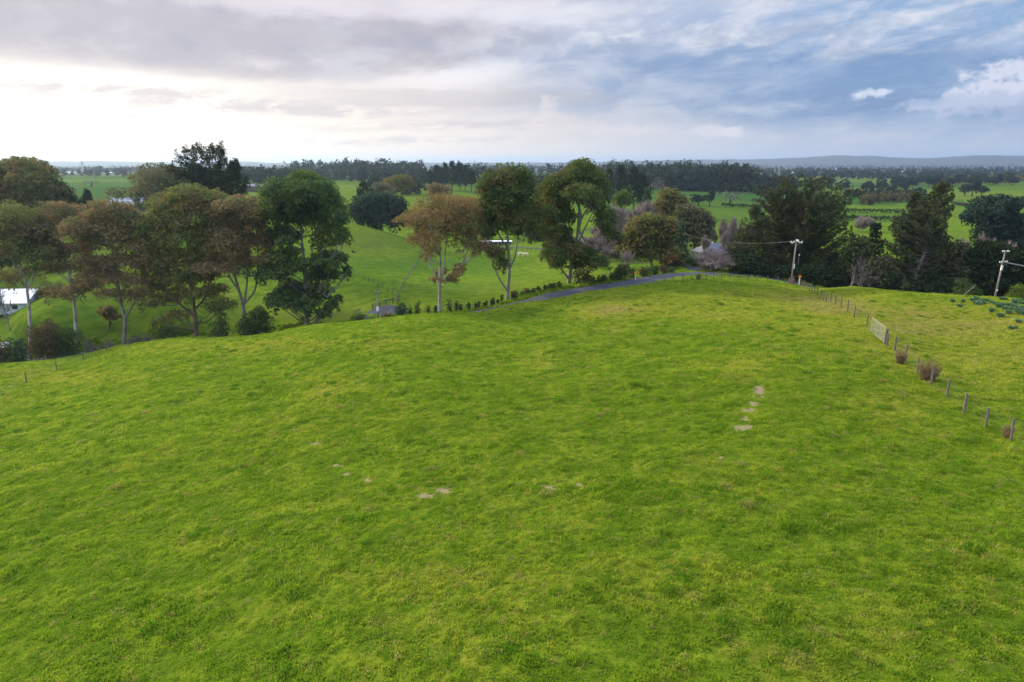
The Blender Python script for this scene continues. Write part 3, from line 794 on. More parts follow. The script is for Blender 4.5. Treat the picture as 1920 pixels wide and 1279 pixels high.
def conifer(label, base, top, profile, leaf='pine', bark='barkdark', nb=120, name='pine_tree', cat='tree', size=.30, clump=.85, tr=.45, lift=.28, group=None, dens=1.0, stems=1, start=.12, bend=0.0, flat=.5):
    """profile: (py, left, right) half widths in pixels about the straight axis from base to top"""
    b = G(*base); y0 = b[1]; sc = base[1]/F
    root = empty(name, b); tag(root, label, cat, group)
    T = V(top[0], top[1], y0) - b
    zs = [V(top[0], q[0], y0)[2]-b[2] for q in profile]
    ls = [q[1]*sc for q in profile]; rs_ = [q[2]*sc for q in profile]
    od = np.argsort(zs); zs = np.array(zs)[od]; ls = np.array(ls)[od]; rs_ = np.array(rs_)[od]
    Hh = T[2]
    tl = []; axes = []
    for s in range(stems):
        off = np.array([0, 0, 0.0]) if s == 0 else np.array([rng.uniform(-.35, .35)*ls.max(), rng.uniform(-.4, .4)*ls.max(), -Hh*rng.uniform(.05, .2)])
        ts = np.linspace(0, 1, 12)[:, None]
        ax = np.array([0, 0, -.4]) + ts*(T+off-np.array([0, 0, -.4])); ax[1:-1, :2] += rng.normal(size=(10, 2))*.12
        ax[:, :2] = ax[:, :2] + (np.sin(ts*PI)*bend*off[:2] if s else 0)
        axes.append(ax); tl.append((ax, np.linspace(tr*(1 if s == 0 else .7), .05, 12)))
    cs = []; rs2 = []
    z0 = zs[0]
    for i in range(nb):
        f_ = (i+rng.uniform())/nb
        ax = axes[i % stems]; topz = ax[-1, 2]
        z = z0 + (topz-z0)*f_**.92
        az_ = rng.uniform(0, 2*PI); co = math.cos(az_)
        wl = np.interp(z, zs, ls); wr = np.interp(z, zs, rs_)
        w = (wr*(1+co)+wl*(1-co))/2*rng.uniform(.7, 1.08)
        t = np.clip((z+.4)/(topz+.4), 0, 1); k = t*(len(ax)-1); a0 = ax[int(k)]+(ax[min(int(k)+1, len(ax)-1)]-ax[int(k)])*(k-int(k))
        tip = np.array([co*w + T[0]*z/Hh*(1 if stems > 1 else 0)*0 + a0[0]*(1 if stems == 1 else .6), math.sin(az_)*w*.9+a0[1], z])
        st = a0 + np.array([0, 0, -lift*w*.8])
        mid = (st+tip)/2 + np.array([0, 0, -.10*w])
        tp = tip + np.array([0, 0, lift*w*.35])
        tt = np.linspace(0, 1, 6)[:, None]
        bp = (1-tt)**2*st+2*(1-tt)*tt*mid+tt**2*tp
        tl.append((bp, np.linspace(.03+.012*w+tr*.06, .025, 6)))
        L = np.linalg.norm(tp-st); m = max(2, int(L/(clump*.85)))
        for j in range(m):
            u = start+(1-start)*(j+1)/m
            if f_ < .3 and u < .45: continue
            q = (1-u)**2*st+2*(1-u)*u*mid+u**2*tp
            side = rng.uniform(-1, 1)*min(1.1, .22*L)*(1-.5*u)
            q = q + np.array([-math.sin(az_)*side, co*side, rng.uniform(-.15, .25)])
            s = clump*rng.uniform(.6, 1.15)*(1.1-.35*u)
            cs.append(q); rs2.append((s, s, s*flat))
        # a raised plume at the end of the branch
        cs.append(tp+np.array([co*.3, 0, clump*.45])); rs2.append((clump*.38, clump*.38, clump*.8))
    for ax in axes:
        for k in range(4): cs.append(ax[-1]-np.array([0, 0, clump*.6*k])); rs2.append((clump*(.35+.2*k), clump*(.35+.2*k), clump*.7))
    cs = np.array(cs); rs2 = np.array(rs2)
    npc = np.clip(rs2[:, 0]*rs2[:, 2]*75*dens*(.3/size)**2, 8, 300)
    v, f, tn = leaves(cs, rs2, npc, size, 'needle', .3)
    tubes_obj('trunk', tl, M[bark], root, n=4)
    np_mesh('crown', v, f, M[leaf], root, attrs={'tint': ('POINT', tn)})
    return root
def bare_tree(label, base, toppy, halfw, mat='twig', bark='barkpale', name='bare_tree', cat='tree', nmain=5, group=None, levels=4, up=.75, twigr=.03, nch=4, loc=None, height=None, fuzz=0):
    if loc is None:
        b = G(*base); Hh = V(base[0], toppy, b[1])[2]-b[2]; W = halfw*base[1]/F
    else: b = np.array(loc); Hh = height; W = halfw
    root = empty(name, b); tag(root, label, cat, group)
    tl = []; tw = []
    def grow(p, d, L, r, lev):
        n = 4; pts = [p]; dd = d.copy()
        for i in range(n):
            dd = dd + rng.normal(size=3)*.16 + np.array([0, 0, .07*up]); dd /= np.linalg.norm(dd)
            pts.append(pts[-1]+dd*L/n)
        pts = np.array(pts)
        (tl if lev < 2 else tw).append((pts, np.linspace(r, r*.55, n+1)))
        if lev >= levels: return
        for j in range(nch if lev else nmain):
            u = rng.uniform(.35, 1.0); q = pts[min(n, int(u*n)+0)]
            a = rng.normal(size=3)*np.array([W/(Hh*.35), W/(Hh*.35), .5])*.55; nd = dd + a + np.array([0, 0, up*.25]); nd /= np.linalg.norm(nd)
            grow(q, nd, L*rng.uniform(.55, .8), max(r*.5, twigr*.6), lev+1)
    grow(np.array([0, 0, -.3]), np.array([0, 0, 1.0]), Hh*.38, max(.1, Hh*.016), 0)
    # scale the skeleton so that the crown fills its real size
    allp = np.concatenate([q[0] for q in tl+tw]); zx = allp[:, 2].max(); wx = np.percentile(np.abs(allp[:, :2]), 97)
    k = np.array([W/wx, W/wx, Hh/zx])
    tl = [(p*k, r) for p, r in tl]; tw = [(p*k, np.maximum(r, twigr)) for p, r in tw]
    tubes_obj('trunk', tl, M[bark], root, n=5)
    V_ = []; F_ = []; bb = 0; tn = []
    for p, r in tw:
        v, f = tube(p, r, 3); V_ += v; F_ += [tuple(bb+i for i in q) for q in f]; bb += len(v); tn += [rng.uniform()]*len(v)
    V_ = np.array(V_); F_ = np.array(F_); tn = np.array(tn)
    if fuzz:
        src = V_[rng.integers(0, len(V_), fuzz)]
        src = src[src[:, 2] > Hh*.18]; nn = len(src)
        v2, f2, t2 = leaves(src, np.full((nn, 3), .35), 1, .5)
        c2 = v2.reshape(-1, 4, 3); mid = c2.mean(1, keepdims=True); mm = len(c2)
        dr_ = rng.normal(size=(mm, 1, 3))*.5 + np.array([0, 0, .8]); dr_ /= np.linalg.norm(dr_, axis=2, keepdims=True)
        sd = rng.normal(size=(mm, 1, 3)); sd -= (sd*dr_).sum(2, keepdims=True)*dr_; sd /= np.linalg.norm(sd, axis=2, keepdims=True)
        L_ = rng.uniform(.3, .9, (mm, 1, 1)); w_ = twigr*.5
        q = np.concatenate([mid-dr_*L_, mid-sd*w_, mid+dr_*L_, mid+sd*w_], 1).reshape(-1, 3)
        F_ = np.r_[F_, np.arange(4*mm).reshape(-1, 4)+len(V_)]; V_ = np.r_[V_, q]; tn = np.r_[tn, np.repeat(rng.uniform(0, 1, mm), 4)]
    np_mesh('crown', V_, F_, M[mat], root, attrs={'tint': ('POINT', tn)})
    return root
def shrub(label, px, py, rx, ry, d, leaf='bush', name='shrub', cat='shrub', size=.16, dens=1.0, group=None, n=None, frac=.5):
    b = G(px, d); y0 = b[1]; sc = d/F
    root = empty(name, b); tag(root, label, cat, group)
    top = V(px, py-ry, y0)[2]-b[2]; rz = max(top/2*1.05, .3); cz = top-rz
    W = rx*sc
    tl = [(limb((0, 0, -.2), (rng.uniform(-.4, .4)*W, rng.uniform(-.3, .3)*W, top*.8), .05+.01*top, .02, 0)) for _ in range(4)]
    o_, r_2 = subclumps((0, 0, cz), (W*.8, W*.75, rz*.85), n or int(np.clip(8+W*5, 8, 26)), frac)
    o_.append(np.array([0, 0, rz*.35])); r_2.append((W*.7, W*.7, rz*.5))
    r_2 = np.array(r_2); npc = np.clip(r_2[:, 0]*r_2[:, 2]*170*dens*(.16/size)**2, 12, 400)
    v, f, tn = leaves(np.array(o_), r_2, npc, size)
    v[:, 2] = np.maximum(v[:, 2], -.1)
    tubes_obj('stem', tl, M['barkbrown'], root, n=4)
    np_mesh('foliage', v, f, M[leaf], root, attrs={'tint': ('POINT', tn)})
    return root

# -- the row of gums beyond the hill, left to right -----------------------
broad_tree('slender gum at the left edge with pale bare trunk and olive crown', (56, 139), [[(56,615),(54,570),(48,530),(38,490),(33,440)], [(52,545),(62,510),(66,460)], [(48,530),(30,500),(14,480)]],
  [(30,408,40,22),(8,430,30,24),(58,432,30,22),(32,440,40,22),(45,472,34,14),(75,485,24,12),(12,520,30,11),(-5,470,28,16),(60,505,16,8),(90,470,18,10)], 'euc_olive', 'barkpale', dens=.8)
broad_tree('tall rust crowned gum with thick pale trunk rising from the dark bushes on the left', (142, 141), [[(142,605),(138,560),(130,515),(122,470),(112,425)], [(130,515),(140,480),(146,440)], [(138,560),(158,540),(168,520)], [(124,480),(100,455),(88,435)]],
  [(105,398,36,18),(135,408,32,18),(82,424,26,18),(115,432,44,18),(155,434,24,18),(98,466,30,12),(140,470,26,12),(70,455,22,12),(128,500,20,9),(165,530,22,9),(140,545,24,10),(178,505,16,8),(90,505,16,8)], 'euc_brown', 'barkpale', dens=.8)
broad_tree('rusty brown gum forked low into two stems, left of the big green domed one', (233, 137), [[(233,628),(234,598),(225,560),(219,515),(210,460),(204,420)], [(234,598),(255,562),(262,530),(258,480)], [(222,540),(200,515),(186,495)], [(216,500),(236,470),(246,440)]],
  [(200,396,36,18),(230,404,28,17),(172,416,26,18),(252,420,26,18),(205,430,48,20),(240,455,36,20),(175,455,30,16),(225,490,40,15),(190,515,34,12),(250,525,32,12),(165,490,22,12),(215,552,34,10),(268,495,22,14),(260,552,24,9)], 'euc_brown', 'bark', dens=.85)
broad_tree('largest gum of the left row with a broad green dome and dark forked trunk', (369, 137), [[(369,630),(366,595),(362,560),(358,520),(352,460),(350,400)], [(366,595),(345,575),(325,555),(305,525)], [(364,580),(385,560),(398,520),(402,470)], [(360,540),(335,500),(315,450)], [(356,500),(380,450),(392,410)]],
  [(350,370,40,20),(392,380,32,20),(312,392,34,24),(350,402,56,28),(288,425,30,24),(405,410,34,26),(335,440,54,26),(390,450,38,24),(280,462,32,20),(300,495,36,18),(345,485,44,20),(392,492,30,18),(325,520,40,15),(372,520,32,15),(285,530,24,12),(340,552,38,11),(388,548,26,11),(300,560,22,9),(410,575,22,10),(330,590,20,7)], 'euc_olive', 'barkbrown', dens=1.0, tr=.5)
broad_tree('rust brown gum with many thin upright pale stems beside the isolated green gum', (457, 136), [[(457,603),(456,575),(448,545),(440,515),(436,470),(432,420)], [(456,575),(464,530),(464,480),(460,420)], [(456,572),(476,545),(480,500),(478,440)], [(448,545),(430,520),(420,490)]],
  [(430,394,30,15),(458,384,30,14),(482,398,26,16),(425,424,36,18),(468,424,40,20),(500,448,28,14),(430,462,38,18),(478,458,36,16),(412,492,28,11),(450,492,30,11),(505,480,18,9),(440,440,30,20)], 'euc_brown', 'bark', dens=.85)
broad_tree('isolated green gum with dense rounded dome and drooping lower branches', (577, 134), [[(577,615),(576,575),(573,540),(571,500),(566,450),(564,400),(562,350)], [(579,570),(584,530),(585,480),(586,430),(595,400)], [(573,530),(600,495),(625,485)], [(575,560),(600,545),(618,555)], [(572,510),(545,500),(520,505)], [(566,450),(540,420),(520,400)], [(586,450),(615,430),(640,435)]],
  [(562,342,28,20),(534,362,32,22),(592,362,32,22),(514,388,27,22),(562,378,44,28),(612,384,30,24),(630,400,22,20),(538,404,34,18),(590,404,36,17),(558,400,40,18),(524,437,24,12),(548,446,18,10),(602,455,17,20),(641,440,13,20),(618,425,14,10),(528,478,22,9),(515,505,28,12),(548,502,20,13),(606,484,26,9),(632,486,18,9),(650,506,9,14),(608,516,34,18),(545,545,28,15),(522,556,16,10),(590,555,24,18),(562,563,20,13),(616,577,11,14),(626,566,8,12),(545,570,14,10)], 'euc_green', 'bark', dens=1.25, tr=.46)
broad_tree('open orange brown gum with white trunk standing behind the young roadside shrubs', (824, 131), [[(824,587),(824,560),(824,530),(825,490),(824,450),(822,400)], [(824,535),(812,510),(800,490),(790,460),(772,425)], [(825,530),(845,512),(868,495)], [(824,540),(832,500),(838,450),(862,400)], [(824,480),(812,440),(804,400)]],
  [(815,374,28,13),(842,384,40,15),(868,380,30,13),(795,396,26,15),(768,414,28,13),(835,405,36,15),(880,395,22,13),(800,430,28,17),(862,418,34,18),(785,446,24,12),(832,435,20,12),(880,455,44,11),(905,467,26,9),(812,470,16,13),(822,515,13,6),(848,524,14,4),(862,504,14,5),(872,440,28,12)], 'euc_rust', 'barkpale', dens=.6, tr=.34, frac=.32, size=.2)
broad_tree('dark olive gum with two slim stems forking close to the road', (951, 135), [[(951,565),(953,535),(955,500),(953,460),(950,420),(948,370)], [(951,545),(935,520),(923,492),(920,470)], [(955,505),(966,480),(972,440),(985,400)], [(954,470),(935,440),(922,400)]],
  [(960,328,32,18),(985,342,22,20),(928,342,30,18),(948,360,46,24),(915,372,24,22),(986,372,26,26),(935,396,38,22),(975,402,34,22),(910,408,20,18),(945,425,34,14),(985,430,28,15),(930,470,20,8),(940,492,13,12),(915,440,14,10)], 'euc_dark', 'bark', dens=1.0, tr=.4)
broad_tree('tallest dark green gum beside the road bend, bare branches in its crown', (1067, 139), [[(1067,540),(1070,505),(1077,475),(1083,440),(1086,390),(1088,345)], [(1066,522),(1055,508),(1046,496)], [(1078,470),(1095,430),(1112,395)], [(1080,455),(1062,425),(1050,395)], [(1084,430),(1100,455),(1120,470)], [(1083,440),(1090,400),(1075,365)], [(1085,420),(1105,390),(1130,400)]],
  [(1092,320,28,18),(1062,336,28,18),(1035,350,22,18),(1112,345,28,24),(1080,352,36,16),(1122,378,20,24),(1045,372,26,20),(1132,405,18,18),(1030,400,22,20),(1052,408,26,18),(1030,430,22,16),(1050,440,24,16),(1134,428,10,10),(1050,465,30,15),(1075,462,20,12),(1046,486,16,11),(1090,478,26,12),(1112,488,20,11),(1085,500,16,8),(1148,438,14,14),(1162,445,8,10),(1010,385,18,16)], 'euc_dark', 'bark', dens=1.15, tr=.46)
# -- trees standing behind the row ------------------------------------------
broad_tree('wide golden brown tree rising behind the left gums against the pale sky', (30, 200), [[(30,470),(30,420),(28,370)], [(30,430),(60,390),(75,350)], [(30,430),(0,390),(-20,350)]],
  [(15,318,30,17),(42,312,28,14),(65,330,26,18),(-15,330,36,24),(30,345,56,26),(75,352,26,18),(10,380,50,20),(68,384,34,18),(-30,370,36,24),(88,372,16,14),(40,400,50,20)], 'euc_mix', 'barkbrown', 'tree', 'broad_tree', dens=.8, size=.42, tr=.5)
broad_tree('dark green tree leaning out of the right side of the golden brown tree', (110, 205), [[(110,460),(108,420),(105,370)]],
  [(92,350,20,12),(108,362,26,16),(125,378,18,14),(100,385,30,16),(130,392,12,10)], 'pine', 'barkdark', 'tree', 'broad_tree', dens=.9, size=.4, tr=.35)
conifer('small dark conifer alone on the green slope behind the left gums', (163, 240), (163, 359), [(362,2,2),(375,9,9),(388,13,13),(400,12,12)], nb=60, size=.4, clump=1.0)
broad_tree('thin yellowish grey tree standing beside the grey farm roof', (268, 225), [[(268,440),(270,400),(272,350)], [(270,400),(290,360),(300,335)], [(270,400),(250,370),(242,345)]],
  [(285,318,28,10),(310,322,22,10),(262,335,22,12),(295,345,28,14),(250,360,18,10),(275,365,26,12),(310,360,18,12),(330,330,16,10),(262,385,18,10)], 'dull', 'bark', 'tree', 'broad_tree', dens=.42, size=.4, tr=.3)
conifer('tall black pine with ragged twin tops standing above the horizon', (372, 200), (362, 277), [(280,6,10),(292,22,26),(303,20,22),(312,46,34),(330,48,40),(350,50,44),(375,44,40),(400,36,30)], nb=110, size=.36, clump=1.25, stems=2, tr=.55, dens=.9)
conifer('taller ragged black pine with flat plumed top, right one of the pair', (402, 204), (398, 275), [(278,20,16),(288,24,20),(300,20,22),(315,36,30),(335,42,36),(360,44,40),(390,40,36)], nb=100, size=.36, clump=1.25, tr=.5, dens=.9)
conifer('broad lower black pine on the right side of the tall pine pair', (438, 198), (434, 306), [(309,8,10),(320,18,14),(335,26,24),(355,34,28),(378,34,24),(400,26,20)], nb=100, size=.36, clump=1.2, tr=.45)
# -- behind the road bend -----------------------------------------------------
broad_tree('round rust and olive tree overhanging the road beyond the yellow sign', (1222, 172), [[(1222,508),(1220,480),(1218,445)], [(1221,490),(1245,460),(1255,440)], [(1221,490),(1198,465),(1188,445)]],
  [(1196,424,22,15),(1222,414,26,13),(1248,424,24,15),(1180,448,20,16),(1210,448,34,22),(1246,446,28,22),(1190,472,26,14),(1225,474,34,14),(1258,470,18,16),(1176,470,12,12)], 'euc_mix', 'barkbrown', 'tree', 'broad_tree', dens=1.1, size=.36, tr=.4)
broad_tree('dark evergreen pressed against the right side of the round olive tree', (1268, 176), [[(1268,508),(1268,470),(1266,440)]],
  [(1268,430,17,16),(1262,455,22,22),(1276,475,16,20),(1258,488,20,12)], 'bushblue', 'barkdark', 'tree', 'broad_tree', dens=1.2, size=.36, tr=.35)
broad_tree('brown topped tree behind the round olive tree above the bare poplars', (1258, 222), [[(1258,470),(1258,420),(1256,385)]],
  [(1252,366,18,11),(1270,376,18,12),(1243,385,20,14),(1264,395,26,16),(1284,388,14,12)], 'euc_mix', 'barkdark', 'tree', 'broad_tree', dens=1.0, size=.45, tr=.4)
broad_tree('olive gum in front of the green fields left of the big dark conifers', (1302, 215), [[(1302,480),(1302,440),(1300,410)], [(1302,445),(1325,420),(1332,410)]],
  [(1290,398,22,14),(1308,408,24,15),(1284,420,24,18),(1310,430,28,18),(1330,418,13,13),(1292,446,26,15),(1320,446,18,12)], 'dull', 'barkdark', 'tree', 'broad_tree', dens=1.0, size=.42, tr=.4)
broad_tree('small yellow green tree in front of the black pine stand', (1167, 300), [[(1167,430),(1167,400)]], [(1167,368,16,9),(1160,378,14,9),(1174,378,13,10)], 'hedge', 'bark', 'tree', 'broad_tree', dens=1.0, size=.5, tr=.3)
# -- big conifers on the right ---------------------------------------------------
conifer('left one of the two broad black macrocarpas behind the power pole', (1467, 166), (1476, 338), [(340,12,10),(347,28,24),(360,42,34),(385,46,40),(410,44,44),(440,48,48),(465,52,50),(490,44,46),(500,34,36)], 'cyp', nb=210, size=.27, clump=.95, stems=3, tr=.6, lift=.42, flat=.34, dens=1.3, name='cypress_tree')
conifer('right one of the two broad black macrocarpas, its branches stepping out to the right', (1522, 164), (1520, 334), [(336,20,16),(344,34,36),(358,40,50),(380,44,60),(405,48,62),(425,50,68),(445,50,66),(470,46,58),(492,40,50),(502,30,40)], 'cyp', nb=230, size=.27, clump=.95, stems=3, tr=.65, lift=.46, flat=.34, dens=1.3, name='cypress_tree')
conifer('narrow dark cypress at the left foot of the two big macrocarpas', (1420, 160), (1417, 390), [(393,3,3),(402,12,14),(420,22,22),(445,28,26),(470,32,28),(492,28,26)], 'cyp', nb=130, size=.27, clump=.8, name='cypress_tree', lift=.3)
conifer('low spreading dark cypress beside the grey roofed house', (1392, 165), (1394, 430), [(434,4,6),(450,16,16),(470,26,22),(492,24,22)], 'cyp', nb=90, size=.27, clump=.8, name='cypress_tree')
conifer('tallest pine of the right group, leaning right over a thick pale trunk', (1697, 152), (1768, 346), [(349,6,8),(360,14,15),(375,18,22),(388,22,26),(400,34,26),(415,60,20),(440,66,16),(465,60,24),(490,50,34),(508,34,34)], 'cyp', 'bark', nb=190, size=.28, clump=.85, tr=.7, lift=.4, flat=.4, dens=1.2)
conifer('second pine of the right group with a thin pointed top left of the peak', (1690, 156), (1716, 366), [(369,3,4),(382,9,9),(398,15,18),(420,28,26),(445,40,30),(470,44,30),(495,40,34),(510,30,26)], 'cyp', 'bark', nb=150, size=.28, clump=.8, tr=.45, lift=.4, flat=.4, dens=1.2)
conifer('third pine of the right group, its point between the other two', (1725, 158), (1735, 370), [(373,4,5),(388,12,10),(405,18,16),(430,24,24),(460,28,30),(490,30,30)], 'cyp', 'barkdark', nb=110, size=.28, clump=.8, tr=.4, lift=.35, flat=.4)
broad_tree('bluish cedar with rounded top at the far right, behind the dark mass', (1876, 215), [[(1876,500),(1876,440),(1876,395)]],
  [(1862,380,18,10),(1884,378,18,10),(1850,394,20,12),(1898,392,18,14),(1874,396,28,14),(1838,412,20,10),(1910,412,18,14),(1870,418,42,16),(1900,436,34,16),(1850,440,28,16),(1880,458,40,16),(1918,460,22,18)], 'pine_blue', 'barkdark', 'tree', 'cedar_tree', dens=1.1, size=.4, tr=.5)
dm = [('dark bushy evergreen directly right of the leaning pine', 1756, 156, 'cyp', [(1755,448,24,14),(1740,470,24,18),(1768,468,24,18),(1750,495,32,20),(1742,515,28,14),(1775,505,20,16)]),
 ('dark evergreen behind the leaning timber post', 1806, 152, 'cyp', [(1800,466,22,12),(1790,484,22,16),(1815,484,24,18),(1800,505,30,18),(1825,515,20,16),(1785,522,24,12)]),
 ('black evergreen behind the right hand power pole', 1856, 150, 'pine', [(1850,462,24,12),(1872,470,24,14),(1838,482,24,18),(1866,492,32,20),(1845,512,28,16),(1880,515,26,16),(1860,532,34,12)]),
 ('black evergreen filling the right edge below the cedar', 1908, 148, 'pine', [(1905,478,24,13),(1925,485,24,16),(1895,500,26,18),(1918,512,28,18),(1900,530,30,14),(1940,500,28,22)]),
 ('olive evergreen at the foot of the leaning pine', 1655, 150, 'cyp', [(1650,492,20,14),(1640,508,22,12),(1665,510,22,12),(1650,524,24,9)]),
 ('low dark evergreen between the big macrocarpas and the leaning pine', 1616, 158, 'cyp', [(1612,452,18,10),(1600,468,20,14),(1625,470,20,14),(1605,490,26,16),(1632,492,20,16),(1618,510,28,12),(1592,505,20,12)]),
 ('thin topped dark conifer rising left of the leaning pine', 1641, 162, 'pine', [(1641,426,5,8),(1640,440,10,9),(1643,454,15,10),(1640,470,18,12)])]
for lb, px_, d_, lf, pf in dm:
    broad_tree(lb, (px_, d_), [[(px_, 540), (px_, 510), (px_, pf[0][1]+12)]], pf, lf, 'barkdark', 'tree', 'evergreen_tree', dens=1.2, size=.32, tr=.35, frac=.38)
# -- bare trees ------------------------------------------------------------------
def bare_set(proto_args, places, label, group, k0=1.0):
    pr = [bare_tree(label, (places[i][0], places[i][1]), places[i][2], places[i][3], group=group, **proto_args) for i in range(min(3, len(places)))]
    hs = []
    for i, o in enumerate(pr):
        b = np.array(o.location); hs.append((V(places[i][0], places[i][2], b[1])[2]-b[2], places[i][3]*places[i][1]/F))
    for i in range(3, len(places)):
        px_, d_, ty_, hw = places[i]; b = G(px_, d_); hh = V(px_, ty_, b[1])[2]-b[2]; ww = hw*d_/F
        k = int(rng.integers(0, 3)); c = copy_tree(pr[k]); c.location = tuple(b)
        c.rotation_euler = (0, 0, rng.uniform(0, 6.28)); c.scale = (ww/hs[k][1], ww/hs[k][1], hh/hs[k][0])
bare_set(dict(mat='twig', bark='bark', nmain=9, nch=5, up=.7, twigr=.085, fuzz=5200), [(x_, 205+rng.uniform(-8, 40), t_, 19) for x_, t_ in ((1150,392),(1172,388),(1196,376),(1160,400),(1184,384),(1208,374),(1222,378),(1136,410),(1148,420),(1236,392),(1170,420),(1125,425),(1200,405),(1188,430),(1142,440),(1216,398),(1160,445),(1105,440),(1128,445),(1180,448),(1210,380),(1164,378),(1230,384),(1140,400),(1190,410),(1152,455),(1172,458))],
         'bare grey lavender poplar in the grove behind the road bend', 'bare poplars behind the road bend')
bare_set(dict(mat='twig', bark='bark', nmain=6, nch=4, up=1.5, twigr=.06, fuzz=1500), [(x_, 200+rng.uniform(-8, 30), t_, 9) for x_, t_ in ((1348,408),(1362,412),(1376,405),(1390,418),(1336,425),(1355,430),(1382,432),(1325,440),(1368,440))],
         'bare purplish grey tree in the thicket behind the grey roofed house', 'bare trees behind the grey roofed house')
bare_tree('round bare grey tree alone in the field right of the macrocarpas', (1617, 330), 404, 17, 'twig', 'bark', nmain=8, nch=5, up=.9, twigr=.08, fuzz=2500)
bare_tree('dead white branching tree between the macrocarpas and the leaning pine', (1622, 143), 468, 26, 'twigdark', 'bark', nmain=5, nch=3, up=.5, levels=4, twigr=.035)
bare_tree('smaller dead white tree under the right macrocarpa', (1588, 144), 490, 12, 'twigdark', 'bark', nmain=3, nch=3, up=.6, levels=3, twigr=.04)
bare_set(dict(mat='twig', bark='barkpale', nmain=7, nch=4, up=1.0, twigr=.06, fuzz=1500), [(x_, 190+rng.uniform(-4, 10), t_, w_) for x_, t_, w_ in ((1822,432,17),(1842,438,16),(1800,448,16),(1856,452,14),(1780,455,14),(1895,456,12))],
         'pinkish grey bare tree among the evergreens on the far right', 'pinkish bare trees on the far right')
bare_tree('bare domed willow in front of the grey roofed house', (1335, 160), 466, 36, 'twig', 'bark', nmain=9, nch=5, up=.3, twigr=.05, fuzz=3500)
bare_tree('thin bare grey tree standing left of the round olive tree', (1175, 165), 468, 12, 'twig', 'bark', nmain=5, nch=4, up=1.0, twigr=.03)
bare_tree('small bare tree beside the white cattle shed roof at the left edge', (20, 150), 520, 30, 'twigdark', 'bark', nmain=6, nch=4, up=.4, twigr=.03)

# -- orchard and scrub behind the left gums ------------------------------------------
for lb, px_, d_, lf, pf in (('dense dull brown bush between the second and third gum from the left', 172, 172, 'euc_brown', [(160,535,20,14),(180,528,20,14),(170,550,24,16),(150,550,14,12)]),
   ('purplish brown tree behind the forked rusty gum', 205, 178, 'euc_brown', [(205,520,20,12),(220,535,24,14),(195,545,22,14),(235,548,20,12)]),
   ('dark green orchard tree behind the forked rusty gum', 182, 190, 'bush', [(180,500,18,12),(196,508,16,12),(170,512,16,12),(184,522,20,14)]),
   ('olive orchard tree behind the thick pale trunk', 100, 168, 'euc_mix', [(96,548,20,12),(108,560,20,12),(86,562,16,10),(98,572,20,10)]),
   ('reddish brown orchard tree low behind the big domed gum', 292, 170, 'euc_brown', [(280,540,22,12),(300,545,22,12),(290,558,26,12)]),
   ('dark bush tree at the far left edge behind the pale gum', 2, 200, 'bush', [(0,478,24,12),(-14,488,22,14),(12,488,16,12)]),
   ('small red leaved bush left of the forked gum trunk', 206, 146, 'euc_rust', [(203,585,13,8),(210,594,10,7)]),
   ('grey green bush tree behind the big domed gum trunk', 330, 165, 'dull', [(322,560,20,12),(340,566,18,12),(330,578,22,10)]),
   ('yellow green bush behind the thick pale trunk', 112, 200, 'hedge', [(104,500,14,9),(118,505,14,9),(110,515,18,8)]),
   ('brown tree filling the gap between the big domed gum and the many stemmed gum', 415, 190, 'euc_mix', [(415,440,26,14),(402,455,20,14),(428,458,22,14),(415,475,26,14)])):
    pf = [(a, b, c*1.45, d*1.35) for a, b, c, d in pf]
    broad_tree(lb, (px_, d_), [[(px_, pf[0][1]+40), (px_, pf[0][1]+12)]], pf, lf, 'barkdark', 'tree', 'broad_tree', dens=.9, size=.36, tr=.25, limbs=False)
# -- undergrowth filling the foot of the right hand trees --------------------------------
ug = [(1392,500,24,18),(1425,506,24,14),(1455,508,22,9),(1490,508,22,10),(1530,506,26,13),(1560,512,22,14),(1585,516,20,14),(1605,524,20,12),(1635,528,18,12),(1665,528,20,12),(1710,530,18,14),(1738,530,22,18),(1765,534,22,18),(1835,538,20,14),(1862,538,20,18),(1890,520,24,18),(1915,525,20,18)]
UN = ['below the narrow cypress','right of the narrow cypress','under the left macrocarpa','between the two macrocarpa trunks','under the right macrocarpa','at the right skirt of the macrocarpas','behind the smaller dead white tree','left of the larger dead white tree','right of the larger dead white tree','left of the pale forked trunk','right of the pale forked trunk','two steps right of the pale forked trunk','left of the leaning timber post','left of the right hand pole','behind the right hand pole','right of the right hand pole','above the yellow green dome bush']
for (x_, y_, a_, b_), w_ in zip(ug, UN):
    shrub('black green undergrowth bush '+w_, x_, y_, a_*1.2, b_*1.25, 158 if x_ < 1700 else 150, 'pine', 'undergrowth_bush', 'bush', size=.3, dens=.9)

u2 = [(1405,492,20,22,'behind the narrow cypress trunk'),(1445,496,22,18,'deep between narrow cypress and left macrocarpa'),(1500,496,24,20,'deep behind the tall power pole'),(1545,494,26,22,'deep under the right macrocarpa'),(1580,494,24,26,'deep at the right skirt of the macrocarpas'),(1612,500,24,26,'deep behind both dead trees'),(1645,504,24,28,'deep left of the pale forked trunk'),(1680,510,24,24,'deep behind the pale forked trunk'),(1715,508,26,30,'deep right of the pale forked trunk'),(1750,512,26,28,'deep right of the leaning pine'),(1790,514,26,26,'deep behind the leaning timber post'),(1830,514,26,28,'deep left of the right hand pole'),(1875,510,26,28,'deep behind the right hand pole')]
for x_, y_, a_, b_, w_ in u2:
    shrub('dark thicket bush '+w_, x_, y_, a_, b_, 185, ('cyp', 'pine', 'bush')[int(x_) % 3], 'thicket_bush', 'bush', size=.34, dens=.9)
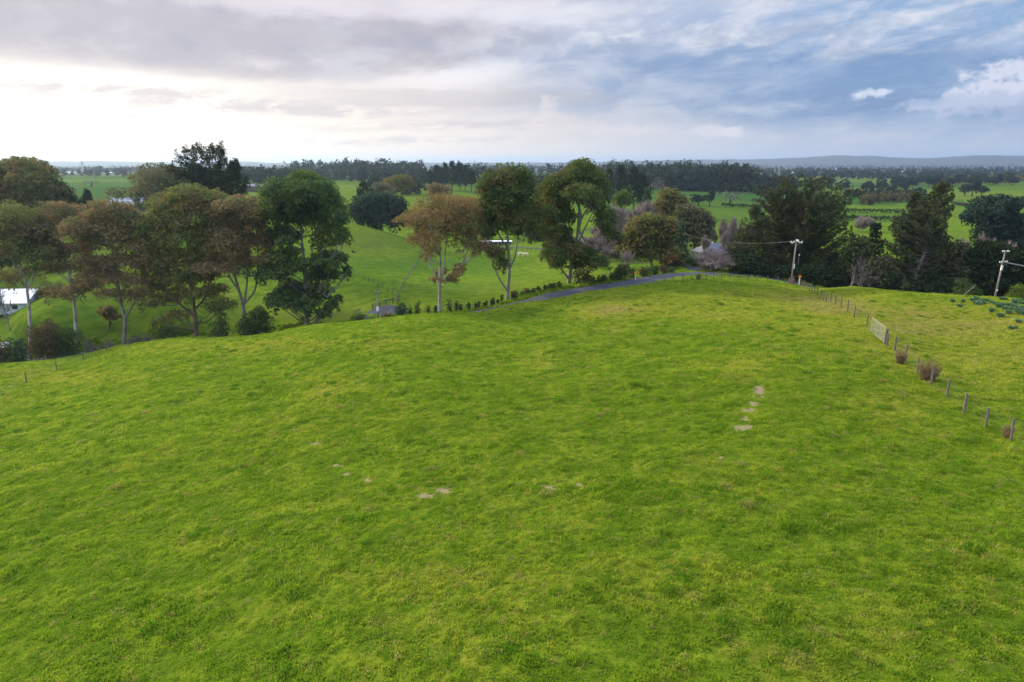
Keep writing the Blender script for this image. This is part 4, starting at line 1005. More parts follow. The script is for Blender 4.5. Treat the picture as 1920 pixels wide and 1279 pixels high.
# ------------------------------------------------------------------ middle distance trees
broad_tree('dense round dark green tree behind the grassy rise, left of centre', (706, 252), [[(706,450),(706,410)]],
  [(690,378,26,14),(715,374,26,12),(740,384,24,16),(672,395,18,18),(700,395,36,18),(738,400,28,18),(720,412,34,16),(685,412,26,16),(750,410,16,12)], 'bushblue', 'barkdark', 'tree', 'broad_tree', dens=1.2, size=.45, tr=.5, limbs=False)
for lb, px_, d_, lf, pf in (('rusty brown tree at the back of the dense round green one', 745, 420, 'euc_mix', [(735,340,16,7),(752,336,18,8),(765,345,14,9),(742,350,24,10)]),
   ('dull brown tree between the round green tree and the ragged spiky one', 716, 400, 'dull', [(712,350,14,7),(724,354,14,8),(706,358,12,7)]),
   ('rusty crown showing just above the open orange brown gum', 823, 330, 'euc_brown', [(815,352,14,7),(832,356,14,8),(820,362,20,9)]),
   ('grey green tree behind the open orange brown gum', 905, 300, 'dull', [(905,400,18,10),(895,415,20,12),(915,420,16,12),(905,432,20,8)]),
   ('dark tree standing over the long white roof', 900, 285, 'bush', [(895,428,18,10),(915,436,14,7),(880,440,14,8)]),
   ('dark green tree between the two tall olive gums', 1010, 275, 'bushblue', [(1010,425,22,12),(1030,432,20,12),(1000,440,20,10),(1020,446,26,8)]),
   ('brown tree behind the white house roof in the centre', 1005, 320, 'euc_mix', [(1000,405,20,10),(1015,398,16,9),(985,412,14,8)])):
    broad_tree(lb, (px_, d_), [[(px_, pf[0][1]+40), (px_, pf[0][1]+15)]], pf, lf, 'barkdark', 'tree', 'broad_tree', dens=.9, size=.55, tr=.35, limbs=False)
conifer('ragged spiky tree just left of the dense round green tree top', (682, 330), (682, 343), [(346,4,4),(356,12,12),(368,16,16),(380,14,14)], nb=50, size=.5, clump=1.3)
conifer('pine in the stand right of the tallest gum, leftmost', (1140, 440), (1142, 318), [(321,3,3),(335,9,9),(355,12,12),(380,12,12)], nb=70, size=.6, clump=1.6)
conifer('highest pine in the black stand right of the tallest gum', (1165, 430), (1165, 312), [(315,3,3),(328,10,10),(350,14,14),(380,14,14)], nb=80, size=.6, clump=1.6)
conifer('pine in the middle right of the black stand', (1188, 425), (1190, 316), [(319,4,4),(332,12,12),(352,15,15),(382,15,15)], nb=80, size=.6, clump=1.6)
conifer('rightmost pine of the black stand, lower than its neighbours', (1208, 430), (1206, 329), [(332,4,4),(342,10,11),(358,13,14),(382,13,13)], nb=70, size=.6, clump=1.6)
for k, (x_, t_) in enumerate(((806,322),(820,312),(834,308),(848,305),(862,306),(872,312),(884,320))):
    lab = ['leftmost', 'second', 'third', 'fourth', 'fifth', 'sixth', 'rightmost'][k]
    conifer('%s pine of the tall dark clump on the skyline left of centre' % lab, (x_, 620+k % 3*12), (x_, t_), [(t_+2,2,2),(t_+10,7,7),(t_+22,8,8),(345,8,8)], nb=46, size=.85, clump=2.0, group='pines of the dark clump left of centre')

# low poly trees for the far paddocks -------------------------------------------
def far_proto(name, kind, leaf, seed):
    root = empty(name, (0, 0, 0))
    if kind == 'round': cs = [(rng.uniform(-3, 3), rng.uniform(-3, 3), rng.uniform(4, 8.5)) for _ in range(12)]; rs = [(2.4, 2.4, 1.9)]*12
    elif kind == 'tall': cs = [(rng.uniform(-1, 1)*(3.2-z*.17), rng.uniform(-1, 1)*(3.2-z*.17), z) for z in np.linspace(4, 15, 16)]; rs = [(2.0-.06*i, 2.0-.06*i, 1.7) for i in range(16)]
    else: cs = [(rng.uniform(-3, 3), rng.uniform(-3, 3), rng.uniform(4, 8.5)) for _ in range(10)]; rs = [(2.6, 2.6, 2.0)]*10
    v, f, tn = leaves(cs, rs, 34 if kind != 'bare' else 16, .85 if kind != 'bare' else .5)
    tubes_obj('trunk', [(np.array([(0, 0, -.5), (0, 0, 3), (0, 0, 7)]), np.array([.5, .4, .15]))], M['barkdark'], root)
    np_mesh('crown', v, f, M[leaf], root, attrs={'tint': ('POINT', tn)})
    return root
fp = {}
for kind, leaf in (('round', 'wood'), ('tall', 'pine'), ('bare', 'twigdark')):
    fp[kind] = [far_proto({'round': 'broad_tree', 'tall': 'pine_tree', 'bare': 'bare_tree'}[kind], kind, leaf, i) for i in range(2)]
used = set()
def far_tree(kind, px_, d_, h, w=None, label='', group=None):
    k = int(rng.integers(0, 2)); o = fp[kind][k]
    b = G(px_, d_)
    if o.name in used: o = copy_tree(o)
    else:
        used.add(o.name); KC[o.name] = kids(o)
    hz = {'round': 10.4, 'tall': 16.5, 'bare': 10.5}[kind]; wz = {'round': 5.0, 'tall': 4.6, 'bare': 5.0}[kind]
    o.location = tuple(b); o.rotation_euler = (0, 0, rng.uniform(0, 6.28)); s = h/hz
    w = w or h*.36; o.scale = (w/wz, w/wz, s)
    tag(o, label, 'tree', group)
    return o
U = rng.uniform
g1 = 'trees in the row crossing the far right fields'
for i in range(46):
    t = i/45; px_ = 1675+t*225
    far_tree('round', px_, 990+60*math.sin(i*.8)+U(-20, 20), U(11, 17), U(4.5, 7), 'dark tree in the long row crossing the far right fields', g1)
g2 = 'scattered dark trees on the left of the far right row'
for i in range(14): far_tree('round', U(1600, 1700), U(760, 900), U(9, 14), None, 'dark tree in the loose clump left of the far right tree row', g2)
for px_, d_, h, w, kd, lb in ((1808,700,14,6,'round','bushy dark tree, left of three in the bright field above the right pines'),(1822,690,17,8,'round','bushy dark tree, tallest of three in the bright field above the right pines'),(1840,700,12,6,'round','bushy dark tree, right of three in the bright field above the right pines'),
   (1330,520,12,5,'round','left of two dark trees standing in the field above the bare thicket'),(1309,525,10,7,'round','low dark tree in the field left of the pointed one'),(1368,540,12,10,'bare','wide bare brown tree on the hedge line in the central field'),
   (1240,640,15,7,'bare','bare brown tree at the edge of the pine forest above the poplars'),(1225,690,16,7,'bare','taller bare tree behind the bare brown one at the forest edge'),(1425,600,20,8,'round','grey green tree left of the big macrocarpas at the end of the forest'),
   (172,640,7,8,'bare','low reddish bush on the far green slope at the left'),(178,900,6,5,'bare','reddish bush further up the far green slope at the left'),(1640,345,3.5,3,'round','small dark bush right of the lone bare grey tree')):
    far_tree(kd, px_, d_, h, w, lb)
g3 = 'trees on the skyline of the far left field'
for i in range(40): far_tree('round', U(85, 330), U(1500, 2300), U(14, 24), U(8, 16), 'hazy purple tree in the belt behind the far left field', g3)
g4 = 'dark trees in the belts behind the centre left'
for i in range(30): far_tree('tall' if i % 3 else 'round', U(440, 560), U(620, 900), U(12, 17), U(5, 8), 'dark tree in the belt behind the isolated green gum', g4)
for i in range(26): far_tree('tall' if i % 2 else 'round', U(680, 800), U(700, 900), U(12, 19), U(5, 8), 'dark tree in the belt right of the green paddock left of centre', 'dark trees right of the paddock left of centre')
for l_ in fp.values():
    for o_ in l_:
        if o_.name not in used:
            for c_ in kids(o_): bpy.data.objects.remove(c_)
            bpy.data.objects.remove(o_)
# woods that read as one mass
def wood(name, boxes, leaf='wood', size=2.0):
    cs = []; rs = []
    for (x0, x1, d0, d1, n, h0, h1) in boxes:
        X_ = []; 
        px_ = rng.uniform(x0, x1, n); dd = np.sqrt(rng.uniform(d0*d0, d1*d1, n))
        x = dd*(px_-960)/F; y = dd*CP + 30*SP
        if d0 > 1000 and size > 1.9:
            kp = fbm(x/330, y/110, 2, 7) > -.03; x, y = x[kp], y[kp]; n = len(x)
        z = H(x, y)
        hh = rng.uniform(h0, h1, n)*(1+.25*fbm(x/90, y/90, 2, 5))
        for i in range(n):
            for k in range(4):
                r = hh[i]*rng.uniform(.17, .26)
                cs.append((x[i]+rng.normal()*hh[i]*.14, y[i]+rng.normal()*hh[i]*.14, z[i]+hh[i]*(.25+.22*k)*rng.uniform(.9, 1.05))); rs.append((r*(1.25-.15*k), r*(1.25-.15*k), r))
    cs = np.array(cs); rs = np.array(rs)
    v, f, tn = leaves(cs, rs, 9, size)
    # leaf size grows with the tree
    o = np_mesh(name, v, f, M[leaf], attrs={'tint': ('POINT', tn)})
    return tag(o, kind='stuff')
wood('pine_forest', [(1235,1385,780,900,330,19,25),(1120,1245,800,1000,200,16,22),(1385,1460,820,900,90,12,17),(1130,1400,1000,1300,260,20,28)])
wood('woodland', [(570,660,1150,1500,190,17,24),(655,800,1000,1300,200,17,24),(560,900,1500,1900,300,18,26),(900,1140,1100,1700,300,16,24),(820,960,760,900,60,14,20)])
wood('far_woodland', [(1400,2000,1500,2000,520,9,15),(1330,2000,2100,3600,900,10,18),(60,500,2300,3400,520,12,22),(460,1300,2300,3600,700,10,20),(2000,2400,1000,2000,150,10,18)], size=3.2)
wood('distant_trees', [(-100,2100,3800,6800,1900,9,18)], size=4.5)
wood('shelter_belts', [(1380,1680,1080,1180,150,8,13),(1640,1960,1350,1450,120,9,14),(1400,1560,900,960,50,8,12),(560,700,900,960,40,8,13),(700,800,560,640,30,8,12),(60,330,1150,1250,70,8,12),(1560,1700,700,760,50,5,9),(980,1120,600,900,90,10,16),(460,560,700,1100,90,10,16)])
wood('brown_scrub', [(1600,1690,640,760,90,4,8),(1700,1900,1080,1200,110,8,13),(1590,1620,600,640,20,5,8)], leaf='bushbrown', size=1.4)
# clipped hedges between the fields
def hedge(label, a, b, d0, d1, h=2.2, w=2.2):
    p0 = G(a, d0); p1 = G(b, d1); n = max(4, int(np.linalg.norm(p1-p0)/2.2))
    root = p0.copy(); cs = []; rs = []
    for i in range(n+1):
        q = p0+(p1-p0)*i/n; q[2] = H1(q[0], q[1]); cs.append(q-root+np.array([0, 0, h*.5])); rs.append((1.6, w*.5, h*.52*U(.85, 1.15)))
    v, f, tn = leaves(cs, rs, 60, .5)
    o = np_mesh('hedge', v, f, M['wood'], attrs={'tint': ('POINT', tn)}); o.location = tuple(root)
    return tag(o, label, 'hedge')
hedge('long dark hedge between the two upper fields right of the macrocarpas', 1590, 1690, 480, 462, 3.0)
hedge('short dark hedge left part of the line under the upper field', 1585, 1616, 410, 405, 3.0)
hedge('dark hedge right part of the line under the upper field', 1624, 1690, 402, 388, 3.2)
hedge('dark hedge across the central field behind the macrocarpas, left part', 1355, 1398, 520, 516, 3.0)
hedge('dark hedge across the central field behind the macrocarpas, right part', 1404, 1440, 516, 512, 2.8)
hedge('upper short hedge left of the macrocarpas in the central field', 1412, 1434, 590, 585, 3.0)
hedge('thin dark hedge below the three bushy trees on the right', 1790, 1850, 560, 500, 2.5)
hedge('dark hedge crossing the green paddock left of the dark pine clump', 620, 692, 900, 880, 4.0)

# ------------------------------------------------------------------ shrubs
shrub('wide brown green bush, biggest of the dark bushes by the left fence', 92, 632, 34, 26, 128, 'bushbrown', 'bush', 'bush')
shrub('dark green bush at the foot of the thick pale gum trunk', 138, 634, 22, 28, 129, 'bush', 'bush', 'bush')
shrub('blue green bush between the brown bushes by the left fence', 42, 646, 20, 22, 126, 'bushblue', 'bush', 'bush')
shrub('orange brown bush at the left edge of the photo', 8, 650, 26, 24, 126, 'bushbrown', 'bush', 'bush')
shrub('grey green bush behind the wide brown green bush', 100, 610, 20, 16, 140, 'bushbrown', 'bush', 'bush')
for k, (x_, y_) in enumerate(((166,640),(180,640),(194,640),(208,638),(222,636),(250,632),(266,628),(280,632))):
    bare_tree('low purplish bare bramble in the strip behind the left fence', (x_, 125), y_-4, 13, 'twigdark', 'barkdark', 'bramble', 'bramble', nmain=9, nch=4, levels=3, up=.3, twigr=.03, group='bare brambles behind the left fence')
shrub('low dark bush left of the big domed gum trunk', 318, 618, 22, 12, 126, 'bush', 'bush', 'bush', dens=.6)
shrub('dark bush between the big domed gum and the many stemmed gum', 420, 590, 16, 22, 130, 'bush', 'bush', 'bush', dens=.6)
shrub('black green leaning bush right of the many stemmed gum', 492, 588, 24, 20, 128, 'bush', 'bush', 'bush', dens=.9)
shrub('dark bush at the foot of the many stemmed gum', 466, 602, 20, 18, 127, 'bush', 'bush', 'bush', dens=.9)
shrub('low dark bush hidden under the black green leaning bush', 405, 612, 14, 9, 124, 'bush', 'bush', 'bush', dens=.7)
YL = (('large round blue green shrub beside the driveway', 754, 583, 15, 17, 'bushblue'), ('low round brown bush beside the driveway pole', 728, 595, 13, 7, 'bushbrown'), ('small dark bush by the driveway gate', 676, 600, 10, 6, 'bushbrown'),
  ('slim olive shrub behind the dark pointed one', 770, 582, 7, 12, 'bush'), ('dark pointed shrub with wide foot', 783, 578, 8, 17, 'bush'), ('yellow green thin shrub right of the pointed one', 803, 582, 6, 11, 'bushbrown'),
  ('small blue green shrub beside the white gum trunk', 817, 580, 5, 9, 'bushblue'), ('upright dark oval shrub right of the white gum trunk', 843, 571, 7, 15, 'bush'), ('reddish brown upright shrub next to the dark oval one', 856, 573, 5, 11, 'bushbrown'),
  ('small dark shrub right of the reddish one', 864, 576, 5, 8, 'bush'), ('small dark green shrub alone on the verge', 879, 571, 5, 8, 'bush'), ('thin twiggy shrub on the verge', 892, 572, 4, 7, 'bushbrown'), ('taller thin shrub beside the twiggy one', 898, 569, 4, 9, 'bush'))
for lb, x_, y_, a_, b_, lf in YL: shrub(lb, x_, y_, a_, b_, float(np.interp(x_, (700, 800, 900), (128.5, 129.5, 126.5))), lf, dens=.9)
for i, (x_, t_, w_) in enumerate((x_+U(-3, 3), t_+U(-4, 3), w_*U(.7, 1.25)) for x_, t_, w_ in ((906,563,3),(912,560,3),(919,559,4),(927,556,4),(935,557,4),(942,552,4),(962,545,6),(969,541,6),(977,543,7),(985,536,8),(994,540,6),(1001,536,7),(1007,533,6),(1020,534,6),(1030,528,7),(1041,532,6),(1050,530,7),(1084,515,10),(1098,512,11),(1111,520,9),(1122,518,9),(1135,516,9),(1148,512,10),(1156,496,9),(1164,492,11),(1176,494,10),(1186,498,9),(1200,500,8),(1212,498,10),(1226,497,10),(1242,498,10),(1256,500,10))):
    d_ = float(np.interp(x_, (900, 1000, 1100, 1180, 1260), (127, 128, 134, 141, 153)))
    b = G(x_, d_); pb = project(*b)[1]
    shrub('small dark planted shrub in the row along the far road verge', x_, (t_+pb)/2, w_, (pb-t_)/2, d_, 'bush' if i % 3 else 'bushbrown', dens=.8, group='planted shrubs along the far road verge')
shrub('clipped yellow green dome bush at the right edge behind the crest', 1896, 543, 28, 18, 122, 'hedge', 'bush', 'bush', size=.14)
shrub('dull green bush behind the leaning timber post', 1802, 535, 26, 16, 132, 'bush', 'bush', 'bush')
shrub('green bush on the bank above the side road', 1262, 500, 20, 10, 176, 'willow', 'bush', 'bush', size=.22)
shrub('lighter green bush at the corner of the side road', 1240, 508, 22, 8, 165, 'bush', 'bush', 'bush', size=.2)
shrub('low hedge bush below the orange boards', 1302, 484, 24, 6, 178, 'bush', 'bush', 'bush', size=.22)
shrub('dull bush in front of the hip roofed house wall', 1338, 487, 24, 10, 188, 'bushbrown', 'bush', 'bush', size=.22)
shrub('low green bush right of the side road mouth', 1362, 498, 26, 7, 172, 'bush', 'bush', 'bush', size=.22)
def brush(label, px_, d_, h, w, n, mat='tan', lean=.68):
    b = G(px_, d_); root = empty('brush_shrub', b); tag(root, label, 'shrub')
    tl = []; cs = []; rs = []
    for i in range(n):
        a = U(0, 6.28); s = w*math.sqrt(U(0, 1))*lean*1.2; q = np.array([math.cos(a)*s, math.sin(a)*s, h*U(.6, 1.0)*(1-.3*(s/w)**2)])
        p0 = np.array([math.cos(a), math.sin(a), 0])*s*.35; p0[2] = -.1
        tl.append(limb(p0, q, .014, .006, .05, 5, .03)); 
        for t in (.35, .55, .75, .9, 1.0): cs.append(p0+(q-p0)*t+rng.normal(size=3)*.05); rs.append((.13, .13, .16))
    tubes_obj('stems', tl, M['barkbrown'], root, n=3)
    v, f, tn = leaves(cs, rs, 5, .04)
    np_mesh('foliage', v, f, M[mat], root, attrs={'tint': ('POINT', tn)})
brush('large twiggy brown shrub pushing through the right fence below the gate', 1738, 50.6, 1.6, 1.0, 150)
brush('smaller twiggy shrub between the first two fence posts below the gate', 1687, 55.0, 1.1, .6, 70)
brush('little reddish weed beside the last fence post at the right edge', 1888, 38.6, .75, .3, 34)
brush('small dark bush on the cross fence left of the power pole', 1310, 129.5, 1.3, .8, 80)

# ------------------------------------------------------------------ fences
def fence(label, posts, h, r, mat, wires=(.25,.5,.75,.95), lean=.03, square=False, extra=None):
    P0 = G(*posts[0]); root = empty('wire_fence', P0); tag(root, label, 'fence')
    tops = []
    for i, q in enumerate(posts):
        b = G(q[0], q[1]); hh = (q[2] if len(q) > 2 else h)*U(.95, 1.05)
        mb = MB(); lx, ly = U(-lean, lean), U(-lean, lean); rr_ = r*U(.85, 1.2)
        o0 = b-P0
        mb.tube([o0+(0, 0, -.4), o0+(lx*.3, ly*.3, hh*.3), o0+(lx*hh, ly*hh, hh)], [rr_*1.05, rr_, rr_*.92], 7)
        mb.build('post', M[mat], root)
        tops.append((o0, np.array([lx*hh, ly*hh, hh])))
    for k, wf in enumerate(wires):
        pp = []
        for i, (o0, t) in enumerate(tops):
            pp.append(o0+t*wf+np.array([0, -.0, 0]))
            if i < len(tops)-1:
                o1, t1 = tops[i+1]; pp.append((o0+t*wf+o1+t1*wf)/2+np.array([0, 0, -.02]))
        tubes_obj('wire', [(np.array(pp), np.full(len(pp), .006))], M['wire'], root, n=3)
    return root
near_posts = [(1950,35.2),(1895,38),(1848,40.5),(1807,43.3),(1775,46.3),(1745,49.3),(1719,52.5),(1697,56),(1677,58.6)]
fence('near part of the right fence, big grey posts below the metal gate', near_posts, 1.32, .072, 'post')
far_posts = [(1625,68.5),(1601,74.5),(1589,79),(1577,84),(1566,88.5),(1557,93),(1549,97),(1544,101),(1538,105),(1532,109),(1527,113),(1522,116.5),(1517,120),(1512.5,123.5),(1508,126.5),(1504,129.5),(1500,132),(1496,134.5)]
fence('far part of the right fence running up from the gate to the power pole', far_posts, 1.3, .075, 'postdark')
fence('cross fence along the crest left of the power pole', [(1480,133),(1458,132.5),(1439,132),(1420,131.5),(1402,131),(1385,130.5),(1368,130),(1353,130),(1338,129.5),(1324,129.5),(1310,129),(1296,128),(1280,126.5),(1262,125),(1245,123.5)], 1.2, .075, 'postdark')
fence('short fence along the left slope with five thin posts', [(-40,66),(49.5,85),(106.5,95),(157.5,99.5),(201,102.5),(241,106.5),(285,110)], 1.35, .08, 'postdark')
fence('wire fence on the roadside below the domed gums', [(x_, float(np.interp(x_, (540, 660), (124, 123)))) for x_ in range(540, 664, 20)], 1.1, .06, 'postdark')
fence('old wire fence climbing the valley paddock in the middle', [(745+3.5*i, 143+5.0*i) for i in range(14)], 1.15, .09, 'post')
fence('wire fence crossing the valley paddock to the left of the old climbing one', [(745-9*i, 147+3.2*i) for i in range(12)], 1.0, .06, 'postdark')
fence('roadside fence behind the planted shrubs', [(830+14*i, float(np.interp(830+14*i, (830, 900, 1000, 1060), (133, 131, 132, 136)))) for i in range(17)], 1.05, .05, 'postdark')
fence('post and wire fence beyond the pale cattle', [(960+9*i, 242-1.2*i) for i in range(12)], 1.2, .09, 'post')
fence('pale fence left of the lane beside the bare poplars', [(1120+8*i, 150+2.0*i) for i in range(8)], 1.2, .08, 'post')
# rail fence at the driveway
def rail_fence():
    ps = [G(699, 139), G(712, 140.5), G(724, 142), G(737, 143.5), G(748, 145)]
    root = empty('rail_fence', ps[0]); tag(root, 'dark timber rail fence along the back of the driveway', 'fence')
    for q in ps:
        m = MB(); o = q-ps[0]; m.box((o[0], o[1], o[2]+.6), (.16, .16, 1.3)); m.build('post', M['postdark'], root)
    for hz in (.35, .75, 1.12):
        m = MB(); m.tube([q-ps[0]+(0, -.1, hz) for q in ps], .06, 4); m.build('rail', M['postdark'], root)
rail_fence()
def farm_gate(label, p0, p1, h, mat, nb, rt, mesh=False, name='metal_gate'):
    root = empty(name, p0); tag(root, label, 'gate')
    d = np.array(p1)-np.array(p0); up = np.array([0, 0, 1.0])
    m = MB(); a = np.array([0, 0, .12]); b = d+a
    m.tube([a, b], rt, 8); m.tube([a+up*h, b+up*h], rt, 8); m.tube([a, a+up*h], rt, 8); m.tube([b, b+up*h], rt, 8)
    m.build('frame', M[mat], root)
    for k in range(1, nb):
        m = MB(); m.tube([a+up*h*k/nb, b+up*h*k/nb], rt*.62, 6); m.build('bar', M[mat], root)
    for t in (.33, .67):
        m = MB(); m.tube([a+d*t, a+d*t+up*h], rt*.62, 6); m.build('brace', M[mat], root)
    return root
ga = G(1632, 65.0); gb_ = G(1657, 61.2)
farm_gate('galvanised seven bar farm gate in the right fence', ga, gb_, 1.25, 'steel', 6, .024)
def strainer(label, p, h, r, mat='postdark'):
    root = empty('gate_post', p); tag(root, label, 'post')
    m = MB(); m.tube([(0, 0, -.4), (0, 0, h*.5), (.02, 0, h)], [r*1.05, r, r*.95], 9); m.build('post_shaft', M[mat], root)
    m = MB(); m.tube([(0, -r, h*.55), (.16, -r-.05, h*.55)], .02, 6); m.build('hinge', M['wire'], root)
strainer('thick brown gate post at the near end of the galvanised gate', G(1659.5, 60.6), 1.35, .13)
m = MB(); p_ = G(1662.5, 60.0); m.tube([(0, 0, -.3), (0, 0, .6), (.02, 0, 1.0)], [.09, .085, .08], 7); o = m.build('post', M['post']); o.name = 'stay_post'; o.location = tuple(p_); tag(o, 'short pale post leaning against the thick brown gate post', 'post')
g1_, g2_ = G(663.5, 131.5), G(676, 134)
farm_gate('pale boarded farm gate at the mouth of the driveway', g1_, g2_, 1.5, 'post', 5, .06, name='timber_gate')
# ------------------------------------------------------------------ power poles, signs
def pole(label, px_, d_, h, lean=0.0, r=.15):
    b = G(px_, d_); root = empty('power_pole', b); tag(root, label, 'power pole')
    m = MB(); m.tube([(0, 0, -1), (lean*h*.5, 0, h*.5), (lean*h, 0, h)], [r*1.25, r, r*.75], 10); m.build('shaft', M['pole'], root, True)
    return root, b
root, b = pole('tall power pole with a ring of white insulators beside the stump', 1483, 136.5, 8.9, .025, .145)
PA = b+np.array([.22, 0, 8.6])
m = MB(); m.tube([(.205, 0, 3.1), (.225, 0, 4.0)], .185, 10); m.build('sleeve', M['white'], root)
m = MB(); m.box((.22, -.12, 8.25), (2.3, .1, .12)); m.build('crossarm', M['post'], root)
for k in (-1, 1):
    m = MB(); m.tube([(.22+k*.1, -.12, 7.7), (.22+k*.9, -.12, 8.2)], .03, 5); m.build('arm_brace', M['wire'], root)
m = MB(); m.box((.22, .15, 8.45), (.1, 1.8, .11)); arm = m.build('crossarm', M['post'], root)
for q in ((-.9,-.12,8.4),(-.7,-.2,8.2),(-.35,-.12,8.35),(.15,-.2,8.75),(.5,-.15,8.7),(.6,.3,8.6),(.85,-.12,8.3),(1.15,-.2,8.25),(1.3,-.12,8.4),(.25,-.8,8.6)):
    m = MB(); x_, y_, z_ = q; m.tube([(x_, y_, z_-.16), (x_, y_, z_-.05), (x_, y_, z_+.05), (x_, y_, z_+.16)], [.08, .15, .09, .05], 8); m.build('insulator', M['insul'], arm, True)
root, b = pole('right hand power pole with two crossarms standing behind the crest', 1863, 106, 8.0, .045, .13)
PB = b+np.array([.32, 0, 7.2])
m = MB(); m.box((.36, -.12, 7.85), (1.15, .1, .1)); arm = m.build('crossarm', M['post'], root)
m = MB(); m.box((.32, -.12, 6.25), (1.9, .12, .12), .5); arm2 = m.build('crossarm', M['post'], root)
for x_ in (-.1, .15, .6, .85):
    m = MB(); m.tube([(x_, -.12, 7.9), (x_, -.12, 8.0), (x_, -.12, 8.12)], [.05, .1, .05], 8); m.build('insulator', M['insul'], arm, True)
for x_ in (-.6, -.2, .7, 1.15):
    m = MB(); yy = -.12+(x_-.32)*.5; m.tube([(x_, yy, 6.3), (x_, yy, 6.4), (x_, yy, 6.5)], [.05, .09, .05], 8); m.build('insulator', M['insul'], arm2, True)
m = MB(); m.tube([(.27, 0, 5.1), (.30, 0, 5.8)], .165, 10); m.build('sleeve', M['white'], root)
m = MB(); m.box((.10, -.17, 2.0), (.16, .08, .22)); m.build('warning_plate', M['white'], root)
root, b = pole('short power pole standing at the driveway in the valley', 710, 128.6, 6.4, -.01, .13)
PC = b+np.array([0, 0, 6.2])
m = MB(); m.box((0, -.12, 6.2), (.7, .1, .1)); arm = m.build('crossarm', M['post'], root)
for x_ in (-.28, .28):
    m = MB(); m.tube([(x_, -.12, 6.25), (x_, -.12, 6.4), (x_, -.12, 6.5)], [.05, .09, .05], 8); m.build('insulator', M['insul'], arm, True)
m = MB(); m.box((0, -.22, 3.1), (.42, .3, .8)); m.build('meter_box', M['white'], root)
root, b = pole('thin grey pole with a small white lamp behind the tall power pole', 1493, 160, 6.6, 0, .07)
m = MB(); m.tube([(0, -.1, 6.0), (0, -.1, 6.15), (0, -.1, 6.4)], [.06, .2, .12], 8); m.build('lamp', M['insul'], root, True)
def span(label, a, b, n=3, sep=.5, sag=1.6, r=.013):
    root = empty('power_line', a); tag(root, label, 'power line')
    d = b-a; s = np.array([d[1], -d[0], 0]); s /= np.linalg.norm(s)
    for k in range(n):
        ts = np.linspace(0, 1, 24)[:, None]; off = s*(k-(n-1)/2)*sep
        pp = ts*d + off + np.array([0, 0, 1])*(-4*sag*ts*(1-ts))
        tubes_obj('wire', [(pp, np.full(24, r))], M['wire'], root, n=3)
span('power line from the tall pole to the left over the road', PA, G(1255, 205)+np.array([0, 0, 9.0]), 2, .8, 2.0)
span('thick power line running off the right pole to the right edge', PB+np.array([.3, -.2, -.9]), np.array([PB[0]+24, PB[1]-38, PB[2]-2.2]), 4, .3, .8, .022)
# leaning timber post
b = G(1795, 110); m = MB(); m.tube([(0, 0, -.3), (2.9, .6, 2.1)], [.1, .085], 8); o = m.build('leaning_post', M['post']); o.location = tuple(b); tag(o, 'long pale timber post leaning to the right behind the crest', 'post')
def sign(label, px_, d_, h, post='white', face=(0, -1), back=False, round_=True, sz=.38):
    b = G(px_, d_); root = empty('road_sign', b); tag(root, label, 'road sign')
    m = MB(); m.box((0, .03, h*.5-.1), (.12, .08, h+.2)); m.build('post', M[post], root)
    m = MB(); w = sz
    pts_ = [(w*math.cos(t), w*math.sin(t)) for t in np.linspace(0, 2*PI, 4, endpoint=False)]
    v = [(x, -.02, h+z) for x, z in pts_]+[(x, -.05, h+z) for x, z in pts_]
    m.add(v, [(0, 1, 2, 3), (7, 6, 5, 4)]+[(i, 4+i, 4+(i+1) % 4, (i+1) % 4) for i in range(4)]); m.build('panel', M['orange'], root)
    m = MB(); a = np.array([(-.05, -.055, h-.18), (-.02, -.055, h+.02), (.08, -.055, h+.14)]); m.tube(a, .028, 5); m.tube([(.0, -.055, h+.17), (.13, -.055, h+.1)], .02, 4); m.build('arrow', M['black'], root)
sign('yellow diamond road sign with a bend arrow on the left of the road', 1191.5, 138.5, 1.65)
sign('yellow road sign on a white post right of the tall power pole', 1498, 138, 1.9, sz=.36)
def marker(label, px_, d_, h=1.0):
    b = G(px_, d_); root = empty('marker_post', b); tag(root, label, 'marker post')
    m = MB(); m.box((0, 0, h/2), (.12, .1, h), taper=.9); m.build('shaft', M['white'], root)
    m = MB(); m.box((0, -.053, h*.8), (.09, .01, .16)); m.build('reflector', M['orange'], root)
marker('white marker post at the corner of the side road', 1332, 159)
marker('white marker post near the tree trunks left of the power pole', 1419, 161, 1.1)
marker('second white marker post beside the trunks, a little to the left', 1412, 162, .8)
# the box shaped stump by the pole
b = G(1483.5, 133.2); root = empty('tree_stump', b); tag(root, 'squat brown tree stump at the corner of the fences below the pole', 'stump')
m = MB(); ns = 12; pr = [(.62+.12*math.sin(i*2.3), i*2*PI/ns) for i in range(ns)]
v = []; 
for z, k in ((-.2, 1.15), (.35, 1.0), (.85, .92), (1.0, .8)): v += [(r*k*math.cos(t), r*k*math.sin(t), z+(.06*math.sin(3*t) if z > .5 else 0)) for r, t in pr]
m.add(v, [(j*ns+i, j*ns+(i+1) % ns, (j+1)*ns+(i+1) % ns, (j+1)*ns+i) for j in range(3) for i in range(ns)]+[tuple(3*ns+i for i in range(ns))]); m.build('bole', M['stump'], root)
tubes_obj('shoots', [limb((U(-.4, .4), U(-.4, .4), .8), (U(-.8, .9), U(-.5, .5), U(1.2, 1.7)), .02, .008, .05, 4) for _ in range(40)], M['barkbrown'], root, n=3)
